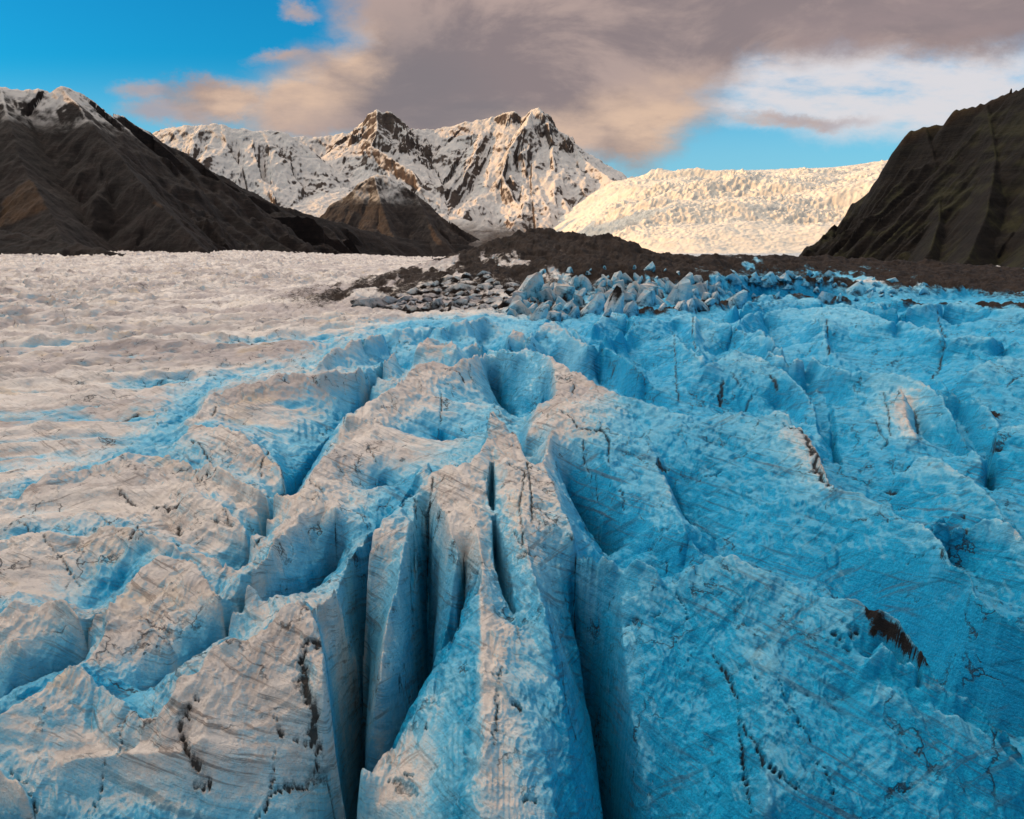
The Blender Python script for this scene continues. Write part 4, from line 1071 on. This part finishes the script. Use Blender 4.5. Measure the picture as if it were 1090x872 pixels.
def surf_at(px, py):
    dx, dy, dz = (float(v) for v in ray(px, py))
    t = 250.0
    while t < 700:
        x, y, z = dx * t, dy * t, CAMZ + dz * t
        if z < ground_z(x, y): return x, y, ground_z(x, y), t
        t += 1.0
    return None
def inside(px, py, poly):
    c = False
    for (x0, y0), (x1, y1) in zip(poly, poly[1:] + poly[:1]):
        if (y0 > py) != (y1 > py) and px < (x1 - x0) * (py - y0) / (y1 - y0) + x0: c = not c
    return c
ZONES = [
 # polygon, how many, spacing px, size range (of block height), base meshes, label
 ([(385,322),(440,306),(490,292),(520,294),(545,306),(560,316),(560,322),(520,330),(450,332),(400,331)], 80, 7.0, (.6, 1.15), 'slab',
  'beige dirt streaked ice slab lying on the striped left flank of the debris mound'),
 ([(548,322),(570,308),(600,301),(650,299),(700,300),(738,303),(765,308),(772,324),(735,330),(680,334),(630,339),(580,342),(545,340)], 100, 7.5, (.6, 1.2), 'spire',
  'jagged white and blue ice block standing at the front foot of the dark mound'),
 ([(742,296),(800,292),(870,292),(930,297),(985,302),(990,312),(930,321),(860,317),(800,320),(775,318)], 46, 9.0, (.5, 1.0), 'shard',
  'low white blue ice shard half buried in the dark debris on the right'),
 ([(566,290),(600,282),(650,282),(700,286),(735,290),(735,297),(650,298),(570,303)], 14, 12.0, (.45, .85), 'dirty',
  'small grey soiled ice lump poking through the upper dark debris of the mound'),
]
MESH = {
 'slab': [block_mesh('ice_block', 10 + i, 13 + (i % 3) * 3, 4.5, 3.4 + (i % 2) * 1.2, (.45 - .2 * (i % 3), .25), .55, (.1, -.2, .3),   .85, False) for i in range(6)],
 'spire': [block_mesh('ice_block', 30 + i, 8.5 + (i % 3) * 1.5, 4.2, 6.2 + (i % 3) * 1.3, (.62 - .22 * (i % 3), .15), .55 + .2 * (i % 3), (.5, -.2, .8), .6, False) for i in range(8)],
 'shard': [block_mesh('ice_block', 50 + i, 9 + (i % 3) * 2, 4.5, 4.5, (.5 - .35 * (i % 3), .2), .42, (.6, .25, .5), .55, False) for i in range(5)],
 'dirty': [block_mesh('ice_block', 70 + i, 7, 5, 4.0, (.3, .2), .5, (.4, .15, .4), .55, False) for i in range(3)],
}
MESH['capped'] = [block_mesh('ice_block', 91, 9, 7, 9, (.2, .1), .8, (.3, .0, .5), .4, True)]
def put_block(me, x, y, z, s, rz, label, group):
    o = bpy.data.objects.new('ice_block', me); COL.objects.link(o)
    o.location = (x, y, z - 1.6 * s); o.scale = (s, s * random.uniform(.85, 1.2), s * random.uniform(.85, 1.2)); o.rotation_euler = (random.uniform(-.12, .12), random.uniform(-.12, .12), rz)
    return tag(o, label, 'ice block', group)
SPECIAL = [(652,330,1.2,'capped',0,'pale ice block with a dark soil cap at the front of the mound'),
 (625,333,1.5,'spire',0,'cream square topped ice block left of the soil capped one'),
 (778,325,1.7,'spire',3,'largest cream faced ice spire at the right end of the block field'),
 (720,322,1.5,'spire',4,'tall leaning white ice spike beside the largest cream spire'),
 (684,325,1.5,'spire',6,'wide blue ice block between the soil capped block and the leaning spike'),
 (910,311,1.5,'shard',1,'bright pale ice sheet exposed in the dark debris far to the right'),
 (880,318,1.2,'shard',2,'twisted white ice sliver at the lower edge of the right debris'),
 (690,286,1.4,'dirty',1,'bright white ice flake high on the right shoulder of the mound')]
for px, py, s, kind, k, label in SPECIAL:
    h = surf_at(px, py)
    if h: put_block(MESH[kind][k % len(MESH[kind])], h[0], h[1], h[2], s, random.uniform(-.4, .4), label, None)
for poly, n, gap, (s0, s1), kind, label in ZONES:
    got = []; tries = 0
    bx = [p[0] for p in poly]; by = [p[1] for p in poly]
    while len(got) < n and tries < 9000:
        tries += 1
        px, py = random.uniform(min(bx), max(bx)), random.uniform(min(by), max(by))
        if not inside(px, py, poly): continue
        if any(abs(px - a) < gap and abs(py - b) < gap * .42 for a, b in got): continue
        if any(abs(px - q[0]) < 13 and abs(py - q[1]) < 6 for q in SPECIAL): continue
        h = surf_at(px, py)
        if not h: continue
        got.append((px, py))
        put_block(random.choice(MESH[kind]), h[0], h[1], h[2], min(s1 * 1.5, s0 * math.exp(random.gauss(.10, .30))), (.55 if kind == 'slab' else 0) + random.uniform(-.5, .5) + random.choice((0, math.pi)), label, 'ice blocks on the dark moraine')

# ================================================================== LIGHT AND SKY
SUN_EL, SUN_AZ = math.radians(11.5), math.radians(-99.0)     # azimuth from +Y towards +X
sd = np.array([math.sin(SUN_AZ) * math.cos(SUN_EL), math.cos(SUN_AZ) * math.cos(SUN_EL), math.sin(SUN_EL)])
ld = bpy.data.lights.new('sun', 'SUN'); ld.energy = 4.8; ld.angle = math.radians(0.5); ld.color = (1.0, 0.50, 0.15)
sun = bpy.data.objects.new('sun', ld); COL.objects.link(sun)
from mathutils import Vector
sun.rotation_euler = Vector(sd).to_track_quat('Z', 'Y').to_euler()

w = bpy.data.worlds.new('World'); scene.world = w; w.use_nodes = True
w.node_tree.nodes.clear(); T = NT(w.node_tree)
out = T.new('ShaderNodeOutputWorld'); bg = T.new('ShaderNodeBackground'); T.l.new(bg.outputs[0], out.inputs[0])
sky = T.new('ShaderNodeTexSky', sky_type='NISHITA'); sky.sun_disc = False
sky.sun_elevation = SUN_EL; sky.sun_rotation = SUN_AZ
STR = 0.12
bg.inputs[1].default_value = STR
tc = T.new('ShaderNodeTexCoord'); Dv = tc.outputs['Generated']
sx = T.new('ShaderNodeSeparateXYZ'); T.l.new(Dv, sx.inputs[0])
dxs, dys, dzs = sx.outputs
SKYS = T.mix(1.0, sky.outputs[0], rgb(0.05, 0.98, 1.62), 'MULTIPLY')
SKY0 = SKYS
# clouds, laid out over the directions north of the valley: U to the east, W upwards
inv = T.math('DIVIDE', 1.0, T.math('MAXIMUM', dys, 0.08))
U = T.math('MULTIPLY', dxs, inv); W = T.math('MULTIPLY', dzs, inv)
UW = T.comb(U, W, 0.0)
wn = T.noise(T.mapping(UW, scale=(1.0, 1.6, 1)), 5.0, 9, 0.66)[1]
UWd = T.vmath('ADD', UW, T.vmath('MULTIPLY', T.vmath('SUBTRACT', wn, (0.5, 0.5, 0.5)), (0.16, 0.09, 0.0)))
wisp = T.noise(T.mapping(UW, rot=(0, 0, 0.35), scale=(1.0, 3.2, 1)), 7.0, 8, 0.62)[0]
soft = T.noise(T.mapping(UW, scale=(1.0, 1.8, 1), loc=(3, 1, 0)), 4.2, 9, 0.62, 0.6)[0]
def uw(px, py):
    x, y, z = ray(px, py); return float(x / y), float(z / y)
def blob(px, py, rx, ry, inner=0.45, vec=None):
    u, v = uw(px, py)
    d = T.vmath('MULTIPLY', T.vmath('SUBTRACT', vec or UWd, (u, v, 0.0)), (F / rx, F / ry, 0.0))
    return T.ramp(T.vmath('LENGTH', d), 1.0, inner, 0.0, 1.0)
def union(*a):
    r = a[0]
    for b in a[1:]: r = T.math('MAXIMUM', r, b)
    return r
dens_ = union(blob(590,12,235,128,.74), blob(470,100,215,72,.6), blob(630,112,150,70,.5), blob(345,118,130,42,.45), blob(800,0,250,66,.5), blob(1010,10,230,60,.5),
              blob(670,152,80,36,.3), blob(240,112,70,30,.3), blob(560,120,150,40,.5))
small = union(blob(165,104,48,14,.2), blob(175,124,68,18,.3), blob(225,98,36,14,.2), blob(320,6,30,13,.2), blob(850,128,110,10,.1), blob(300,62,45,10,.0))
thin = T.math('MULTIPLY', union(blob(960,92,220,62,.5), blob(850,80,150,50,.45), blob(790,122,110,22,.2), blob(1010,130,120,36,.3)), T.ramp(wisp, 0.26, 0.56, 0.25, 1.0))
# colours of the cloud
g = T.mix(T.ramp(soft, 0.40, 0.60), rgb(0.275, 0.215, 0.215), rgb(0.46, 0.345, 0.31))
g = T.mix(T.math('MULTIPLY', union(blob(430,90,140,80,.1), blob(490,125,130,36,.2)), .75), g, rgb(0.225, 0.195, 0.205))
g = T.mix(T.math('MULTIPLY', union(blob(690,130,100,60,.1), blob(610,140,110,34,.1), blob(300,100,100,50,.1), blob(370,55,50,50,.1), blob(250,112,70,26,.1)), T.ramp(wisp, .3, .6, .4, 1)), g, rgb(0.74, 0.52, 0.38))
g = T.mix(T.math('MULTIPLY', blob(980,30,220,50,.2), T.ramp(wisp, .3, .6, .2, .9)), g, rgb(0.34, 0.255, 0.25))
CLR = SKYS
PALE = T.mix(T.math('MULTIPLY', T.ramp(W, 0.23, 0.08), 0.6), SKYS, rgb(0.36 / STR, 0.66 / STR, 0.83 / STR))
def over(base, colour, mask):
    return T.mix(mask, base, colour)
front = T.math('MULTIPLY', T.ramp(dys, 0.10, 0.30), T.ramp(W, 0.66, 0.46))
K_ = 1.0 / STR
def cl(c): return T.mix(1.0, c, rgb(K_, K_, K_), 'MULTIPLY')
F1 = over(PALE, cl(rgb(0.74, 0.71, 0.73)), T.math('MULTIPLY', thin, 0.95))
F1 = over(F1, cl(T.mix(T.ramp(wisp, .4, .6), rgb(0.55, 0.40, 0.34), rgb(0.42, 0.36, 0.38))), T.math('MULTIPLY', small, 0.85))
F1 = over(F1, cl(g), T.math('MULTIPLY', dens_, 0.97))
# overhead and behind: broken cloud, warm towards the sun
iz = T.math('DIVIDE', 1.0, T.math('ADD', T.math('ABSOLUTE', dzs), 0.25))
OV = T.comb(T.math('MULTIPLY', dxs, iz), T.math('MULTIPLY', dys, iz), 0.0)
on = T.noise(OV, 1.6, 5, 0.6)[0]
toward = T.vmath('DOT_PRODUCT', Dv, tuple(float(v) for v in (math.sin(SUN_AZ), math.cos(SUN_AZ), 0.25)))
oc = T.mix(T.ramp(toward, -0.2, 1.0), rgb(1.28, 1.19, 1.10), rgb(2.9, 2.25, 1.65))
oc = T.mix(1.0, oc, T.comb(*(T.ramp(dzs, 0.05, 0.95, 0.22, 0.72),) * 3), 'MULTIPLY')
pa, pe = math.radians(-38.0), math.radians(54.0)      # bright patch added to the unseen sky for directional light on the ice
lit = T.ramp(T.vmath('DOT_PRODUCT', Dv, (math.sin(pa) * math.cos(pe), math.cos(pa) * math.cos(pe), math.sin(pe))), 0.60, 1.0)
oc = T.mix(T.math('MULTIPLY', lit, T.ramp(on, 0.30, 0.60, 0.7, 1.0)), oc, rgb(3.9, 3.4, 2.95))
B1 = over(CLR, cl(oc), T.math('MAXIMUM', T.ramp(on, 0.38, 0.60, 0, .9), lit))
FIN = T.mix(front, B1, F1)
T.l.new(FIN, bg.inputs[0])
w.cycles.sampling_method = 'MANUAL'; w.cycles.sample_map_resolution = 1024
scene.view_settings.view_transform = 'Standard'
scene.view_settings.look = 'None'
scene.view_settings.gamma = 1.0
scene.view_settings.use_curve_mapping = False
scene.view_settings.exposure = 0.0
scene.cycles.max_bounces = 6; scene.cycles.diffuse_bounces = 2; scene.cycles.glossy_bounces = 2
scene.cycles.volume_bounces = 1; scene.cycles.volume_max_steps = 128
scene.cycles.use_denoising = True
